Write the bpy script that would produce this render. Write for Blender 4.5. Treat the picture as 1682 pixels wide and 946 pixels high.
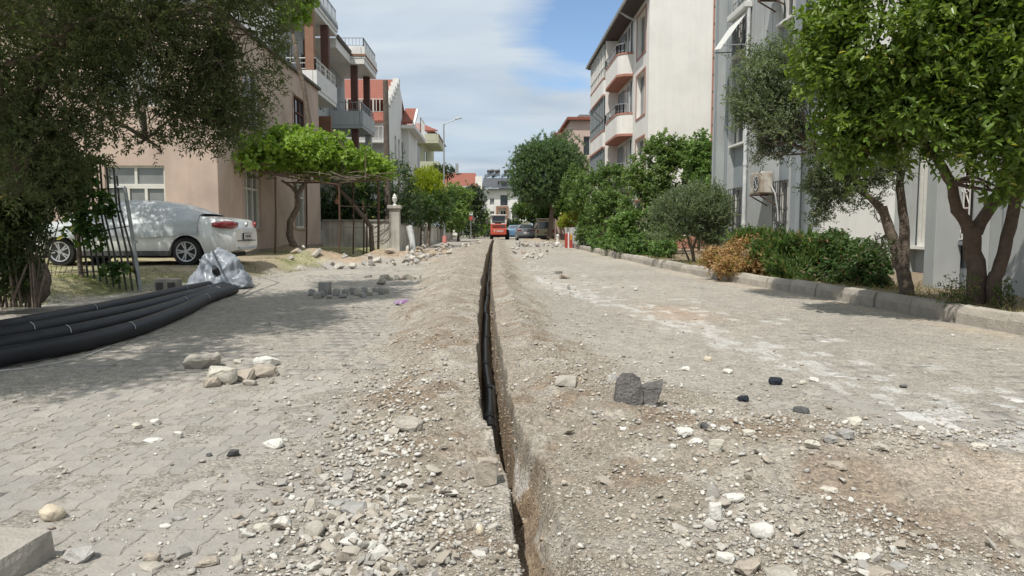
import bpy, bmesh, math, random
import numpy as np
from mathutils import Vector, Matrix
random.seed(7)
for o in list(bpy.data.objects): bpy.data.objects.remove(o)
SC = bpy.context.scene
COL = SC.collection
R = math.radians

# ------------------------------------------------------------------ camera
CAMH = 1.1; F = 1200.0; YAW = R(1.385); PIT = R(4.67)
cam_d = bpy.data.cameras.new('camera'); cam = bpy.data.objects.new('camera', cam_d); COL.objects.link(cam)
cam.location = (0, 0, CAMH); cam.rotation_euler = (R(90) - PIT, 0, -YAW)
cam_d.sensor_width = 36; cam_d.lens = F / 1682 * 36; cam_d.clip_end = 4000; cam_d.clip_start = 0.05
SC.camera = cam
SC.view_settings.view_transform = 'Standard'; SC.view_settings.look = 'None'
SC.view_settings.gamma = 1; SC.view_settings.exposure = 0.22

# ------------------------------------------------------------------ sky and sun
SUNV = Vector((.30, .48, -1)).normalized()          # the way the light travels
elev = math.asin(-SUNV.z); azim = math.atan2(-SUNV.x, -SUNV.y)
W = bpy.data.worlds.new('World'); SC.world = W; W.use_nodes = True
nt = W.node_tree; nt.nodes.clear(); N = nt.nodes.new; LK = nt.links.new
out = N('ShaderNodeOutputWorld'); bg = N('ShaderNodeBackground'); bg.inputs['Strength'].default_value = .13
sky = N('ShaderNodeTexSky'); sky.sky_type = 'NISHITA'; sky.sun_disc = False
sky.sun_elevation = elev; sky.sun_rotation = azim % (2 * math.pi)
sky.air_density = 1.0; sky.dust_density = .25; sky.ozone_density = 3.0
tc = N('ShaderNodeTexCoord')
sep = N('ShaderNodeSeparateXYZ'); LK(tc.outputs['Generated'], sep.inputs[0])
def mth(op, a, b=None, c=None, clamp=False):
    n = N('ShaderNodeMath'); n.operation = op; n.use_clamp = clamp
    for i, v in enumerate((a, b, c)):
        if v is None: continue
        if isinstance(v, (int, float)): n.inputs[i].default_value = v
        else: LK(v, n.inputs[i])
    return n.outputs[0]
zz = mth('ADD', mth('MAXIMUM', sep.outputs[2], 0.0), .16)
u = mth('DIVIDE', sep.outputs[0], zz); v = mth('DIVIDE', sep.outputs[1], zz)
cmb = N('ShaderNodeCombineXYZ'); LK(u, cmb.inputs[0]); LK(v, cmb.inputs[1])
mp = N('ShaderNodeMapping'); mp.inputs['Scale'].default_value = (.55, 1.1, 1); mp.inputs['Rotation'].default_value = (0, 0, .5)
mp.inputs['Location'].default_value = (1.3, .4, 0); LK(cmb.outputs[0], mp.inputs[0])
n1 = N('ShaderNodeTexNoise'); n1.inputs['Scale'].default_value = .9; n1.inputs['Detail'].default_value = 9; n1.inputs['Roughness'].default_value = .58
n1.inputs['Distortion'].default_value = .35; LK(mp.outputs[0], n1.inputs['Vector'])
n2 = N('ShaderNodeTexNoise'); n2.inputs['Scale'].default_value = 2.6; n2.inputs['Detail'].default_value = 8; n2.inputs['Distortion'].default_value = .6
LK(mp.outputs[0], n2.inputs['Vector'])
# a gap in the veil of cloud, to the right of the street (u = x/z, v = y/z in the cloud plane)
du = mth('MULTIPLY', mth('SUBTRACT', u, .44), 2.6); dv = mth('MULTIPLY', mth('SUBTRACT', v, 2.30), 1.9)
dist = mth('SQRT', mth('ADD', mth('MULTIPLY', du, du), mth('MULTIPLY', dv, dv)))
gap = mth('SUBTRACT', 1.2, mth('ADD', dist, mth('MULTIPLY', mth('SUBTRACT', n2.outputs['Fac'], .5), 1.5)), clamp=True)
cov = mth('ADD', mth('MULTIPLY', mth('SUBTRACT', n1.outputs['Fac'], .5), 1.1), .93, clamp=True)
fac = mth('MULTIPLY', cov, mth('SUBTRACT', 1.0, mth('MULTIPLY', gap, 2.6, clamp=True)), clamp=True)
cr = N('ShaderNodeMix'); cr.data_type = 'RGBA'
cr.inputs[6].default_value = (3.05, 3.65, 4.35, 1); cr.inputs[7].default_value = (5.1, 5.55, 5.8, 1)
n1b = mth('ADD', mth('MULTIPLY', mth('SUBTRACT', n2.outputs['Fac'], .5), 1.4), mth('MULTIPLY', mth('MAXIMUM', sep.outputs[2], 0), 2.2), clamp=True)
LK(n1b, cr.inputs[0])
mx = N('ShaderNodeMix'); mx.data_type = 'RGBA'; LK(fac, mx.inputs[0]); LK(sky.outputs[0], mx.inputs[6]); LK(cr.outputs[2], mx.inputs[7])
LK(mx.outputs[2], bg.inputs['Color']); LK(bg.outputs[0], out.inputs[0])
sl = bpy.data.lights.new('sun', 'SUN'); sl.energy = 3.9; sl.angle = R(.55); sl.color = (1, .955, .88)
so = bpy.data.objects.new('sun', sl); COL.objects.link(so); so.rotation_euler = SUNV.to_track_quat('-Z', 'Y').to_euler(); so.location = (0, 0, 30)

# ------------------------------------------------------------------ photo pixel -> place
_fw = Vector((math.sin(YAW) * math.cos(PIT), math.cos(YAW) * math.cos(PIT), -math.sin(PIT)))
_rt = Vector((math.cos(YAW), -math.sin(YAW), 0)); _up = _rt.cross(_fw)
def ray(px, py): return _fw * F + _rt * (px - 841) + _up * (473 - py)
def P(px, py, Y): d = ray(px, py); return Vector((0, 0, CAMH)) + d * (Y / d.y)
def G(px, py, z=0.0): d = ray(px, py); return Vector((0, 0, CAMH)) + d * ((z - CAMH) / d.z)

# ------------------------------------------------------------------ noise (numpy)
def _h(ix, iy, iz, s):
    n = (ix.astype(np.int64) * 374761393 + iy.astype(np.int64) * 668265263 + iz.astype(np.int64) * 2147483647 + s * 1274126177) & 0xffffffff
    n = ((n ^ (n >> 13)) * 1274126177) & 0xffffffff
    n = ((n ^ (n >> 16)) * 2246822519) & 0xffffffff
    return ((n ^ (n >> 15)) & 0xffffff) / float(0xffffff) * 2 - 1
def vn2(x, y, s=0):
    x = np.asarray(x, float); y = np.asarray(y, float)
    ix = np.floor(x); iy = np.floor(y); fx = x - ix; fy = y - iy
    fx = fx * fx * (3 - 2 * fx); fy = fy * fy * (3 - 2 * fy); z = np.zeros_like(ix)
    a = _h(ix, iy, z, s); b = _h(ix + 1, iy, z, s); c = _h(ix, iy + 1, z, s); d = _h(ix + 1, iy + 1, z, s)
    return (a * (1 - fx) + b * fx) * (1 - fy) + (c * (1 - fx) + d * fx) * fy
def vn3(p, s=0):
    x, y, z = p[:, 0], p[:, 1], p[:, 2]
    ix = np.floor(x); iy = np.floor(y); iz = np.floor(z); fx = x - ix; fy = y - iy; fz = z - iz
    fx = fx * fx * (3 - 2 * fx); fy = fy * fy * (3 - 2 * fy); fz = fz * fz * (3 - 2 * fz); r = 0
    for k in (0, 1):
        a = _h(ix, iy, iz + k, s); b = _h(ix + 1, iy, iz + k, s); c = _h(ix, iy + 1, iz + k, s); d = _h(ix + 1, iy + 1, iz + k, s)
        r = r + ((a * (1 - fx) + b * fx) * (1 - fy) + (c * (1 - fx) + d * fx) * fy) * (fz if k else 1 - fz)
    return r

# ------------------------------------------------------------------ materials
def mat(name, c1, c2=None, scale=4, rough=.8, bump=0, bscale=40, streak=0, metal=0, rnd=0, spec=.4, stain=0, coat=0):
    m = bpy.data.materials.new(name); m.use_nodes = True; t = m.node_tree; n = t.nodes; l = t.links; b = n['Principled BSDF']
    b.inputs['Roughness'].default_value = rough; b.inputs['Metallic'].default_value = metal
    b.inputs['Specular IOR Level'].default_value = spec; b.inputs['Coat Weight'].default_value = coat
    if coat: b.inputs['Coat Roughness'].default_value = .05
    c2 = c2 or tuple(v * .82 for v in c1)
    tc = n.new('ShaderNodeTexCoord'); no = n.new('ShaderNodeTexNoise'); no.inputs['Scale'].default_value = scale; no.inputs['Detail'].default_value = 8
    no.inputs['Roughness'].default_value = .62
    l.new(tc.outputs['Object'], no.inputs['Vector'])
    rp = n.new('ShaderNodeValToRGB'); rp.color_ramp.elements[0].position = .32; rp.color_ramp.elements[1].position = .68
    rp.color_ramp.elements[0].color = (*c2, 1); rp.color_ramp.elements[1].color = (*c1, 1); l.new(no.outputs['Fac'], rp.inputs[0])
    cur = rp.outputs[0]
    def mul(cur, fac_out, lo):
        mr = n.new('ShaderNodeMapRange'); mr.inputs[1].default_value = .35; mr.inputs[2].default_value = .6; mr.inputs[3].default_value = lo; mr.inputs[4].default_value = 1
        l.new(fac_out, mr.inputs[0]); vm = n.new('ShaderNodeVectorMath'); vm.operation = 'SCALE'; l.new(cur, vm.inputs[0]); l.new(mr.outputs[0], vm.inputs['Scale']); return vm.outputs[0]
    if streak:
        mp = n.new('ShaderNodeMapping'); mp.inputs['Scale'].default_value = (5, 5, .35); l.new(tc.outputs['Object'], mp.inputs[0])
        s2 = n.new('ShaderNodeTexNoise'); s2.inputs['Scale'].default_value = 1.2; s2.inputs['Detail'].default_value = 7; l.new(mp.outputs[0], s2.inputs['Vector'])
        cur = mul(cur, s2.outputs['Fac'], 1 - streak)
    if stain:
        s3 = n.new('ShaderNodeTexNoise'); s3.inputs['Scale'].default_value = .8; s3.inputs['Detail'].default_value = 6; l.new(tc.outputs['Object'], s3.inputs['Vector'])
        cur = mul(cur, s3.outputs['Fac'], 1 - stain)
    if rnd:
        oi = n.new('ShaderNodeObjectInfo'); mr = n.new('ShaderNodeMapRange'); mr.inputs[3].default_value = 1 - rnd; mr.inputs[4].default_value = 1 + rnd
        l.new(oi.outputs['Random'], mr.inputs[0]); vm = n.new('ShaderNodeVectorMath'); vm.operation = 'SCALE'; l.new(cur, vm.inputs[0]); l.new(mr.outputs[0], vm.inputs['Scale']); cur = vm.outputs[0]
    l.new(cur, b.inputs['Base Color'])
    if bump:
        nb = n.new('ShaderNodeTexNoise'); nb.inputs['Scale'].default_value = bscale; nb.inputs['Detail'].default_value = 6; l.new(tc.outputs['Object'], nb.inputs['Vector'])
        bp = n.new('ShaderNodeBump'); bp.inputs['Strength'].default_value = min(bump, 1); bp.inputs['Distance'].default_value = .02 * max(1, bump); l.new(nb.outputs['Fac'], bp.inputs['Height']); l.new(bp.outputs[0], b.inputs['Normal'])
    return m
def mat_attr(name, rough=.9, trans=0, bump=0, bscale=60, nscale=0, namt=.3, spec=.3, speck=0):
    m = bpy.data.materials.new(name); m.use_nodes = True; t = m.node_tree; n = t.nodes; l = t.links; b = n['Principled BSDF']
    b.inputs['Roughness'].default_value = rough; b.inputs['Specular IOR Level'].default_value = spec
    a = n.new('ShaderNodeAttribute'); a.attribute_name = 'Col'; cur = a.outputs['Color']; tc = n.new('ShaderNodeTexCoord')
    if nscale:
        for sc_, am in ((nscale, namt), (nscale * 7.3, namt * .8)):
            no = n.new('ShaderNodeTexNoise'); no.inputs['Scale'].default_value = sc_; no.inputs['Detail'].default_value = 9; no.inputs['Roughness'].default_value = .7
            l.new(tc.outputs['Object'], no.inputs['Vector'])
            mr = n.new('ShaderNodeMapRange'); mr.inputs[1].default_value = .3; mr.inputs[2].default_value = .7; mr.inputs[3].default_value = 1 - am; mr.inputs[4].default_value = 1 + am
            l.new(no.outputs['Fac'], mr.inputs[0]); vm = n.new('ShaderNodeVectorMath'); vm.operation = 'SCALE'; l.new(cur, vm.inputs[0]); l.new(mr.outputs[0], vm.inputs['Scale']); cur = vm.outputs[0]
    vo = None
    if speck:
        vo = n.new('ShaderNodeTexVoronoi'); vo.inputs['Scale'].default_value = speck; l.new(tc.outputs['Object'], vo.inputs['Vector'])
        sx = n.new('ShaderNodeSeparateColor'); l.new(vo.outputs['Color'], sx.inputs[0])
        mr = n.new('ShaderNodeMapRange'); mr.inputs[1].default_value = 0; mr.inputs[2].default_value = 1; mr.inputs[3].default_value = .74; mr.inputs[4].default_value = 1.3
        l.new(sx.outputs[0], mr.inputs[0]); vm = n.new('ShaderNodeVectorMath'); vm.operation = 'SCALE'; l.new(cur, vm.inputs[0]); l.new(mr.outputs[0], vm.inputs['Scale']); cur = vm.outputs[0]
    l.new(cur, b.inputs['Base Color'])
    if bump:
        nb = n.new('ShaderNodeTexNoise'); nb.inputs['Scale'].default_value = bscale; nb.inputs['Detail'].default_value = 8; nb.inputs['Roughness'].default_value = .7; l.new(tc.outputs['Object'], nb.inputs['Vector'])
        bp = n.new('ShaderNodeBump'); bp.inputs['Strength'].default_value = bump; bp.inputs['Distance'].default_value = .02; l.new(nb.outputs['Fac'], bp.inputs['Height'])
        last = bp.outputs[0]
        if vo:
            b2 = n.new('ShaderNodeBump'); b2.inputs['Strength'].default_value = .6; b2.inputs['Distance'].default_value = .01; b2.invert = True; l.new(vo.outputs['Distance'], b2.inputs['Height']); l.new(last, b2.inputs['Normal']); last = b2.outputs[0]
        l.new(last, b.inputs['Normal'])
    if trans:
        tr = n.new('ShaderNodeBsdfTranslucent'); ms = n.new('ShaderNodeMixShader'); ms.inputs[0].default_value = trans
        vm = n.new('ShaderNodeVectorMath'); vm.operation = 'MULTIPLY'; vm.inputs[1].default_value = (1.15, 1.3, .6); l.new(cur, vm.inputs[0]); l.new(vm.outputs[0], tr.inputs[0])
        l.new(b.outputs[0], ms.inputs[1]); l.new(tr.outputs[0], ms.inputs[2]); l.new(ms.outputs[0], n['Material Output'].inputs[0])
    return m
def glassy(name, c, rough=.06):
    return mat(name, c, tuple(v * .75 for v in c), scale=2.5, rough=rough, spec=.8)

# ------------------------------------------------------------------ objects
def tag(o, label=None, cat=None, group=None, kind=None):
    if label: o['label'] = label
    if cat: o['category'] = cat
    if group: o['group'] = group
    if kind: o['kind'] = kind
    return o
def thing(name, label, cat, loc=(0, 0, 0), rotz=0, group=None, kind=None):
    o = bpy.data.objects.new(name, None); COL.objects.link(o); o.location = loc; o.rotation_euler = (0, 0, rotz); o.empty_display_size = .2
    return tag(o, label, cat, group, kind)
def wm(o):
    m = Matrix.Identity(4)
    while o is not None:
        m = (Matrix.Translation(o.location) @ o.rotation_euler.to_matrix().to_4x4() @ Matrix.Diagonal((*o.scale, 1))) @ m; o = o.parent
    return m
class MB:
    def __init__(s): s.v = []; s.f = []; s.mi = []; s.cm = 0
    def add(s, vs, fs):
        b = len(s.v); s.v += [tuple(v) for v in vs]; s.f += [tuple(i + b for i in f) for f in fs]; s.mi += [s.cm] * len(fs); return s
    def box(s, x0, x1, y0, y1, z0, z1):
        return s.add([(x0, y0, z0), (x1, y0, z0), (x1, y1, z0), (x0, y1, z0), (x0, y0, z1), (x1, y0, z1), (x1, y1, z1), (x0, y1, z1)],
                     [(0, 3, 2, 1), (4, 5, 6, 7), (0, 1, 5, 4), (1, 2, 6, 5), (2, 3, 7, 6), (3, 0, 4, 7)])
    def obox(s, c, ax, ay, az):   # centre and three half vectors
        c = Vector(c); ax = Vector(ax); ay = Vector(ay); az = Vector(az)
        vs = [c + ax * i + ay * j + az * k for k in (-1, 1) for (i, j) in ((-1, -1), (1, -1), (1, 1), (-1, 1))]
        return s.add(vs, [(0, 3, 2, 1), (4, 5, 6, 7), (0, 1, 5, 4), (1, 2, 6, 5), (2, 3, 7, 6), (3, 0, 4, 7)])
    def bar(s, a, b, w, h=None):
        a = Vector(a); b = Vector(b); d = (b - a); L = d.length; d.normalize(); h = h or w
        up = Vector((0, 0, 1)) if abs(d.z) < .95 else Vector((1, 0, 0)); sd = d.cross(up).normalized(); up = sd.cross(d)
        return s.obox((a + b) / 2, d * L / 2, sd * w / 2, up * h / 2)
    def tube(s, pts, rad, n=8, cap=True, jit=0, seed=0):
        pts = [Vector(p) for p in pts]; k = len(pts); rad = rad if isinstance(rad, (list, tuple)) else [rad] * k; rs = random.Random(seed)
        b = []; up = None
        for i, p in enumerate(pts):
            d = (pts[min(i + 1, k - 1)] - pts[max(i - 1, 0)]).normalized()
            if up is None: up = Vector((0, 0, 1)) if abs(d.z) < .9 else Vector((1, 0, 0))
            sd = d.cross(up).normalized(); up = sd.cross(d).normalized()
            for j in range(n):
                a = 2 * math.pi * j / n; r = rad[i] * (1 + jit * (rs.random() - .5)); b.append(p + (sd * math.cos(a) + up * math.sin(a)) * r)
        fs = [(i * n + j, i * n + (j + 1) % n, (i + 1) * n + (j + 1) % n, (i + 1) * n + j) for i in range(k - 1) for j in range(n)]
        if cap: fs += [tuple(range(n - 1, -1, -1)), tuple((k - 1) * n + j for j in range(n))]
        return s.add(b, fs)
    def lathe(s, prof, c=(0, 0, 0), n=16, axis='z'):
        vs = []
        for r, h in prof:
            for j in range(n):
                a = 2 * math.pi * j / n; p = (r * math.cos(a), r * math.sin(a), h)
                if axis == 'y': p = (p[0], p[2], p[1])
                if axis == 'x': p = (p[2], p[0], p[1])
                vs.append((c[0] + p[0], c[1] + p[1], c[2] + p[2]))
        k = len(prof); fs = [(i * n + j, i * n + (j + 1) % n, (i + 1) * n + (j + 1) % n, (i + 1) * n + j) for i in range(k - 1) for j in range(n)]
        fs += [tuple(range(n - 1, -1, -1)), tuple((k - 1) * n + j for j in range(n))]
        return s.add(vs, fs)
    def prism(s, poly, dvec):   # 3d polygon extruded by a vector
        n = len(poly); d = Vector(dvec); vs = [Vector(p) for p in poly] + [Vector(p) + d for p in poly]
        return s.add(vs, [tuple(range(n - 1, -1, -1)), tuple(range(n, 2 * n))] + [(i, (i + 1) % n, n + (i + 1) % n, n + i) for i in range(n)])
    def build(s, name, m, parent=None, local=False, smooth=False, bevel=0, fix=True):
        me = bpy.data.meshes.new(name); vs = s.v
        if parent is not None and not local:
            iv = wm(parent).inverted(); vs = [iv @ Vector(v) for v in vs]
        me.from_pydata([tuple(v) for v in vs], [], s.f)
        for k in (m if isinstance(m, (list, tuple)) else [m]): me.materials.append(k)
        if isinstance(m, (list, tuple)): me.polygons.foreach_set('material_index', s.mi)
        if fix:
            bm = bmesh.new(); bm.from_mesh(me); bmesh.ops.recalc_face_normals(bm, faces=bm.faces); bm.to_mesh(me); bm.free()
        if smooth:
            me.polygons.foreach_set('use_smooth', [True] * len(me.polygons))
            try: me.set_sharp_from_angle(angle=R(42))
            except Exception: pass
        o = bpy.data.objects.new(name, me); COL.objects.link(o)
        if parent is not None: o.parent = parent
        if bevel:
            md = o.modifiers.new('bevel', 'BEVEL'); md.width = bevel; md.segments = 2; md.limit_method = 'ANGLE'
        return o
def part(name, m, parent, *bx, bevel=0):
    mb = MB()
    for b in bx: mb.box(*b)
    return mb.build(name, m, parent, bevel=bevel)
def np_mesh(name, V, Fq, m, parent=None, col=None, coldom='FACE', smooth=False):
    """V (n,3), Fq (m,k) faces with k corners each"""
    me = bpy.data.meshes.new(name); nf, k = Fq.shape
    if parent is not None:
        iv = np.array(wm(parent).inverted()); V = V @ iv[:3, :3].T + iv[:3, 3]
    me.vertices.add(len(V)); me.vertices.foreach_set('co', V.astype(np.float32).ravel())
    me.loops.add(nf * k); me.loops.foreach_set('vertex_index', Fq.astype(np.int32).ravel())
    me.polygons.add(nf); me.polygons.foreach_set('loop_start', np.arange(0, nf * k, k, dtype=np.int32))
    if smooth: me.polygons.foreach_set('use_smooth', np.ones(nf, bool))
    me.update(calc_edges=True)
    if col is not None:
        a = me.attributes.new('Col', 'FLOAT_COLOR', coldom); c4 = np.ones((len(col), 4), np.float32); c4[:, :3] = col; a.data.foreach_set('color', c4.ravel())
    me.materials.append(m); o = bpy.data.objects.new(name, me); COL.objects.link(o)
    if parent is not None: o.parent = parent
    return o
def copy_tree(o, parent=None):
    kids = list(o.children); c = o.copy(); COL.objects.link(c); c.parent = parent
    for ch in kids: copy_tree(ch, c)
    return c

# ------------------------------------------------------------------ shared materials
M = {}
M['white'] = mat('white_paint', (.72, .71, .68), (.60, .59, .56), scale=3, rough=.6)
M['frame'] = mat('window_frame_white', (.66, .65, .60), (.56, .55, .5), scale=6, rough=.5)
M['steel'] = mat('galvanised_steel', (.36, .38, .39), (.28, .3, .31), scale=9, rough=.45, metal=.4)
M['iron'] = mat('rusty_iron', (.07, .055, .045), (.14, .075, .045), scale=30, rough=.85, bump=.3, bscale=90)
M['darkiron'] = mat('dark_iron', (.05, .055, .06), (.09, .08, .07), scale=20, rough=.7)
M['glass'] = glassy('window_glass_dark', (.045, .055, .065))
M['curtain'] = glassy('curtained_glass', (.23, .24, .23), .12)
M['black'] = mat('black_plastic', (.022, .023, .026), (.03, .03, .032), scale=6, rough=.42, spec=.5)
M['bark'] = mat('bark', (.24, .19, .15), (.11, .085, .065), scale=14, rough=.95, bump=1, bscale=30, streak=.3)
M['bark2'] = mat('citrus_bark', (.15, .105, .08), (.085, .06, .047), scale=10, rough=.9, bump=.8, bscale=26, stain=.2)
M['redtile'] = mat('red_roof_tile', (.27, .095, .065), (.19, .065, .045), scale=5, rough=.85, bump=.6, bscale=14)
M['rubber'] = mat('tyre_rubber', (.02, .02, .02), rough=.85)
M['leaf'] = mat_attr('leaf', rough=.5, trans=.4, spec=.35)
M['leafgloss'] = mat_attr('glossy_leaf', rough=.35, trans=.42, spec=.5)
M['stone'] = mat_attr('rubble_stone', rough=.92, bump=.5, bscale=90, nscale=14, namt=.16)
M['conc'] = mat('concrete', (.37, .34, .30), (.27, .25, .22), scale=6, rough=.93, bump=.5, bscale=60, rnd=.1)
# ================================================================== GROUND
def interp(y, pts): return np.interp(y, [p[0] for p in pts], [p[1] for p in pts])
XC = [(1.2, .20), (2.28, .172), (3.04, .138), (4.06, .012), (5.85, -.04), (8, -.085), (12.5, -.14), (24, -.17), (44, -.17), (66, -.05), (80, 0)]
TL = [(1.2, -.9), (2.2, -.9), (3, -.9), (5.8, -1.0), (9, -1.1), (14, -1.45), (24, -2.0), (30, -1.9), (60, -1.5), (90, -1.2)]
TR = [(1.2, 3.2), (3, 3.2), (3.7, 2.5), (4.4, 1.7), (5.2, 1.25), (6.2, 1.0), (8, .92), (12, 1.0), (24, 1.1), (60, 1.2), (90, 1.2)]
AM = [(1.2, .05), (3, .065), (4.5, .12), (7, .18), (10, .22), (20, .26), (60, .2), (72, .05), (90, 0)]
EDGE = [(0, -6.9), (9.8, -6.7), (12.8, -6.1), (15.9, -5.4), (20, -4.95), (30, -4.5), (90, -4.4)]
def xc(y): return interp(y, XC) + .012 * vn2(y * 1.7, y * 0, 3)
KX = [(0, 5.62), (7.25, 5.37), (10, 5.25), (11.65, 5.15), (13.5, 4.93), (16.4, 4.70), (21, 4.58), (30, 4.45), (90, 4.3)]
def kerbx(y): return interp(y, KX)
HEAPS = [(480, 428, .22, .9, .8), (540, 434, .34, .8, .7), (640, 428, .38, 1.0, .8), (590, 436, .2, .6, .5), (700, 418, .22, 1.4, 1.0), (880, 397, .3, 1.6, 1.0), (780, 430, .10, 1.6, 1.2)]
HEAPS = [(G(a, b).x, G(a, b).y, c, d, e) for a, b, c, d, e in HEAPS]
def ss(x): x = np.clip(x, 0, 1); return x * x * (3 - 2 * x)
def masks(x, y):
    t = x - interp(y, XC)
    eL = interp(y, TL) + .22 * vn2(y * .9, x * .9, 11) + .10 * vn2(y * 4, x * 4, 12)
    eR = interp(y, TR) + .25 * vn2(y * .8, x * .8, 13) + .10 * vn2(y * 4, x * 4, 14)
    sp = np.where(t < 0, ss((t - eL) / .35), ss((eR - t) / .45))
    vg = ss((interp(y, EDGE) - x) / .5 + .5 * vn2(x * 2, y * 2, 15))
    bed = (x > kerbx(y) + .12).astype(float)
    hp = np.zeros_like(x)
    for a, b, c, d, e in HEAPS: hp = np.maximum(hp, np.exp(-((x - a) / d) ** 2 - ((y - b) / e) ** 2))
    return t, eL, eR, sp, vg, bed, hp
def H(x, y, trench=True):
    x = np.asarray(x, float); y = np.asarray(y, float)
    t, eL, eR, sp, vg, bed, hp = masks(x, y)
    dy = np.maximum(.010, .0016 * y ** 1.6)
    def oc(l, s, amp): a_ = .6 + s; return amp * vn2((x * math.cos(a_) - y * math.sin(a_)) / l + 7.1 * s, (x * math.sin(a_) + y * math.cos(a_)) / l + 3.3 * s, s) * np.clip(l / (1.6 * dy) - .4, 0, 1)
    A = interp(y, AM)
    uL = np.clip(t / np.minimum(eL, -.3), 0, 1); uR = np.clip(t / eR, 0, 1); un = np.where(t < 0, uL, uR)
    prof = np.where(t < 0, np.interp(un, [0, .12, .4, .75, 1], [.55, .75, 1, .45, 0]), np.interp(un, [0, .1, .32, .6, 1], [.5, .7, 1, .4, .0]))
    z = .0001 + .012 * ss((vn2(x * 1.3, y * .8, 21) + vn2(x * 4, y * 3, 22) * .6) + .12) * .6 + oc(.06, 23, .0030) + oc(.02, 24, .0018)
    cl = ss(.6 + 1.3 * vn2(x * 1.9 + 3, y * 1.5, 26)); fy = interp(y, [(0, 1), (4.5, 1), (7, .55), (12, .33), (60, .22)]); rough = fy * (oc(.42, 30, .026) + oc(.17, 31, .026)) + cl * (oc(.08, 32, .020) + np.abs(oc(.05, 33, .022)) + np.abs(oc(.026, 34, .011))) + oc(.03, 27, .004)
    z = z + .0048 * (x > .6) * (1 - sp) * ss((y - 4) / 3) * (1 + .8 * vn2(x * 1.6, y * 1.1, 25))
    z = z + sp * (A * prof * (1 + .07 * vn2(x * .9 + y * .31, y * .43 - x * .5, 29) + .03 * vn2(x * 2.3 + y * 1.1, y * 1.3 - x * .8, 28)) + rough * (.75 + .5 * vn2(x * 1.1, y * 1.1, 35)) + .006)
    for a, b, c, d, e in HEAPS: z = z + c * np.exp(-((x - a) / d) ** 2 - ((y - b) / e) ** 2) * (1 + .35 * vn2(x * 3, y * 3, 41))
    vh = .27 * ss((interp(y, EDGE) - x) / 1.0)
    z = z + vh + vg * (oc(.5, 36, .03) + oc(.12, 37, .02))
    z = z + .004 * np.exp(-((kerbx(y) - .2 - x) / .15) ** 2) * (x < kerbx(y)) + bed * (.15 + oc(.3, 38, .02) + oc(.07, 39, .02))
    if trench:
        w = .094 + .008 * vn2(y * 2.2, t * 0, 50) + .004 * vn2(y * 7, t * 0, 51)
        w = w + .010 * vn2(y * 3, np.sign(t), 52) - np.where(t > 0, .010 * ss((4 - y) / 1.0), 0)
        dep = interp(y, [(1.2, .19), (2.7, .22), (3.3, .32), (4.0, .50), (4.4, .56), (60, .5), (71, .3), (73, 0)]) + .03 * vn2(x * 14, y * 6, 53) + oc(.05, 54, .02)
        nearf = ss((4.3 - y) / 1.1); slw = .034 + .12 * nearf; rg = vn2(x * 30, y * 9, 56) * .012 * nearf; inn = np.minimum(ss((w + t) / .032 + .15), ss((w + .004 - t + rg) / slw + .12) * (1 - nearf) + nearf * np.clip((w + .006 - t + rg) / slw, 0, 1) ** .8)
        ledge = np.where((t > 0), np.exp(-((y - 2.6) / .8) ** 2) * ss((.04 + .25 * (w - t)) / .05), 0)
        z = z - inn * dep
        z = z + np.where((t > -.2) & (t < .2), (1 - inn) * oc(.05, 55, .01), 0)
    return z
def Hs(x, y): return float(H(np.array([x]), np.array([y]))[0])
rows = [1.3]
while rows[-1] < 92: rows.append(rows[-1] + max(.010, .0016 * rows[-1] ** 1.6))
rows = np.array(rows)
def seg(a, b, s): return np.arange(a, b, s)
half = np.concatenate([seg(0, .06, .010), seg(.06, .13, .0042), seg(.13, .4, .011), seg(.4, 1.7, .018), seg(1.7, 3.2, .028), seg(3.2, 6, .07), seg(6, 15.01, .25)])
T = np.concatenate([-half[::-1][:-1], half])
YY, TT = np.meshgrid(rows, T, indexing='ij'); XX = TT + xc(YY)
ZZ = H(XX, YY)
t, eL, eR, sp, vg, bed, hp = masks(XX, YY)
# crumble the trench walls sideways a little
dpt = np.clip(-(ZZ + .02), 0, .6)
XX = XX + np.where(np.abs(TT) < .16, .012 * vn2(YY * 7, ZZ * 9, 60) * ss(dpt / .08), 0)
def mixc(a, b, f): return a * (1 - f[..., None]) + np.array(b) * f[..., None]
cfy = interp(YY, [(0, 1), (6, 1), (14, .45), (60, .3)]); big = vn2(XX * .8, YY * .5, 70); med = vn2(XX * 3, YY * 2.5, 71) * cfy
Cg = np.zeros(XX.shape + (3,)) + np.array((.325, .30, .262))
Cg = mixc(Cg, (.39, .36, .315), ss(.45 + .8 * big + .4 * med) * .6)
Cg = mixc(Cg, (.40, .31, .235), np.exp(-((XX - 2.35) / .5) ** 2 - ((YY - 9.3) / 1.1) ** 2) * .8)
cell = (_h(np.floor((XX + .5 * .128 * (np.floor(YY / .205) % 2)) / .128), np.floor(YY / .205), XX * 0, 5) + 1) / 2
onr = (XX > .8) & (XX < 5.5) | (XX < -.8)
Cg = Cg * (1 + onr * .16 * (cell - .5))[..., None]
bandc = np.exp(-((XX - (3.35 - .155 * YY)) / .25) ** 2) * (XX > .9) * (YY < 24); bd2 = np.exp(-((XX - (4.0 - .13 * YY)) / .6) ** 2) * (XX > .9) * (YY < 26)
Cg = mixc(Cg, (.60, .59, .57), (cell < .45 * bandc) * .5 + (cell > 1 - .08 * bd2) * .45)
Cg = mixc(Cg, (.50, .48, .45), bandc * .12)
soil = np.zeros(XX.shape + (3,)) + np.array((.30, .262, .212))
soil = mixc(soil, (.365, .332, .285), ss(.2 + 1.2 * med + .9 * vn2(XX * 9, YY * 8, 81)))
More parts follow.
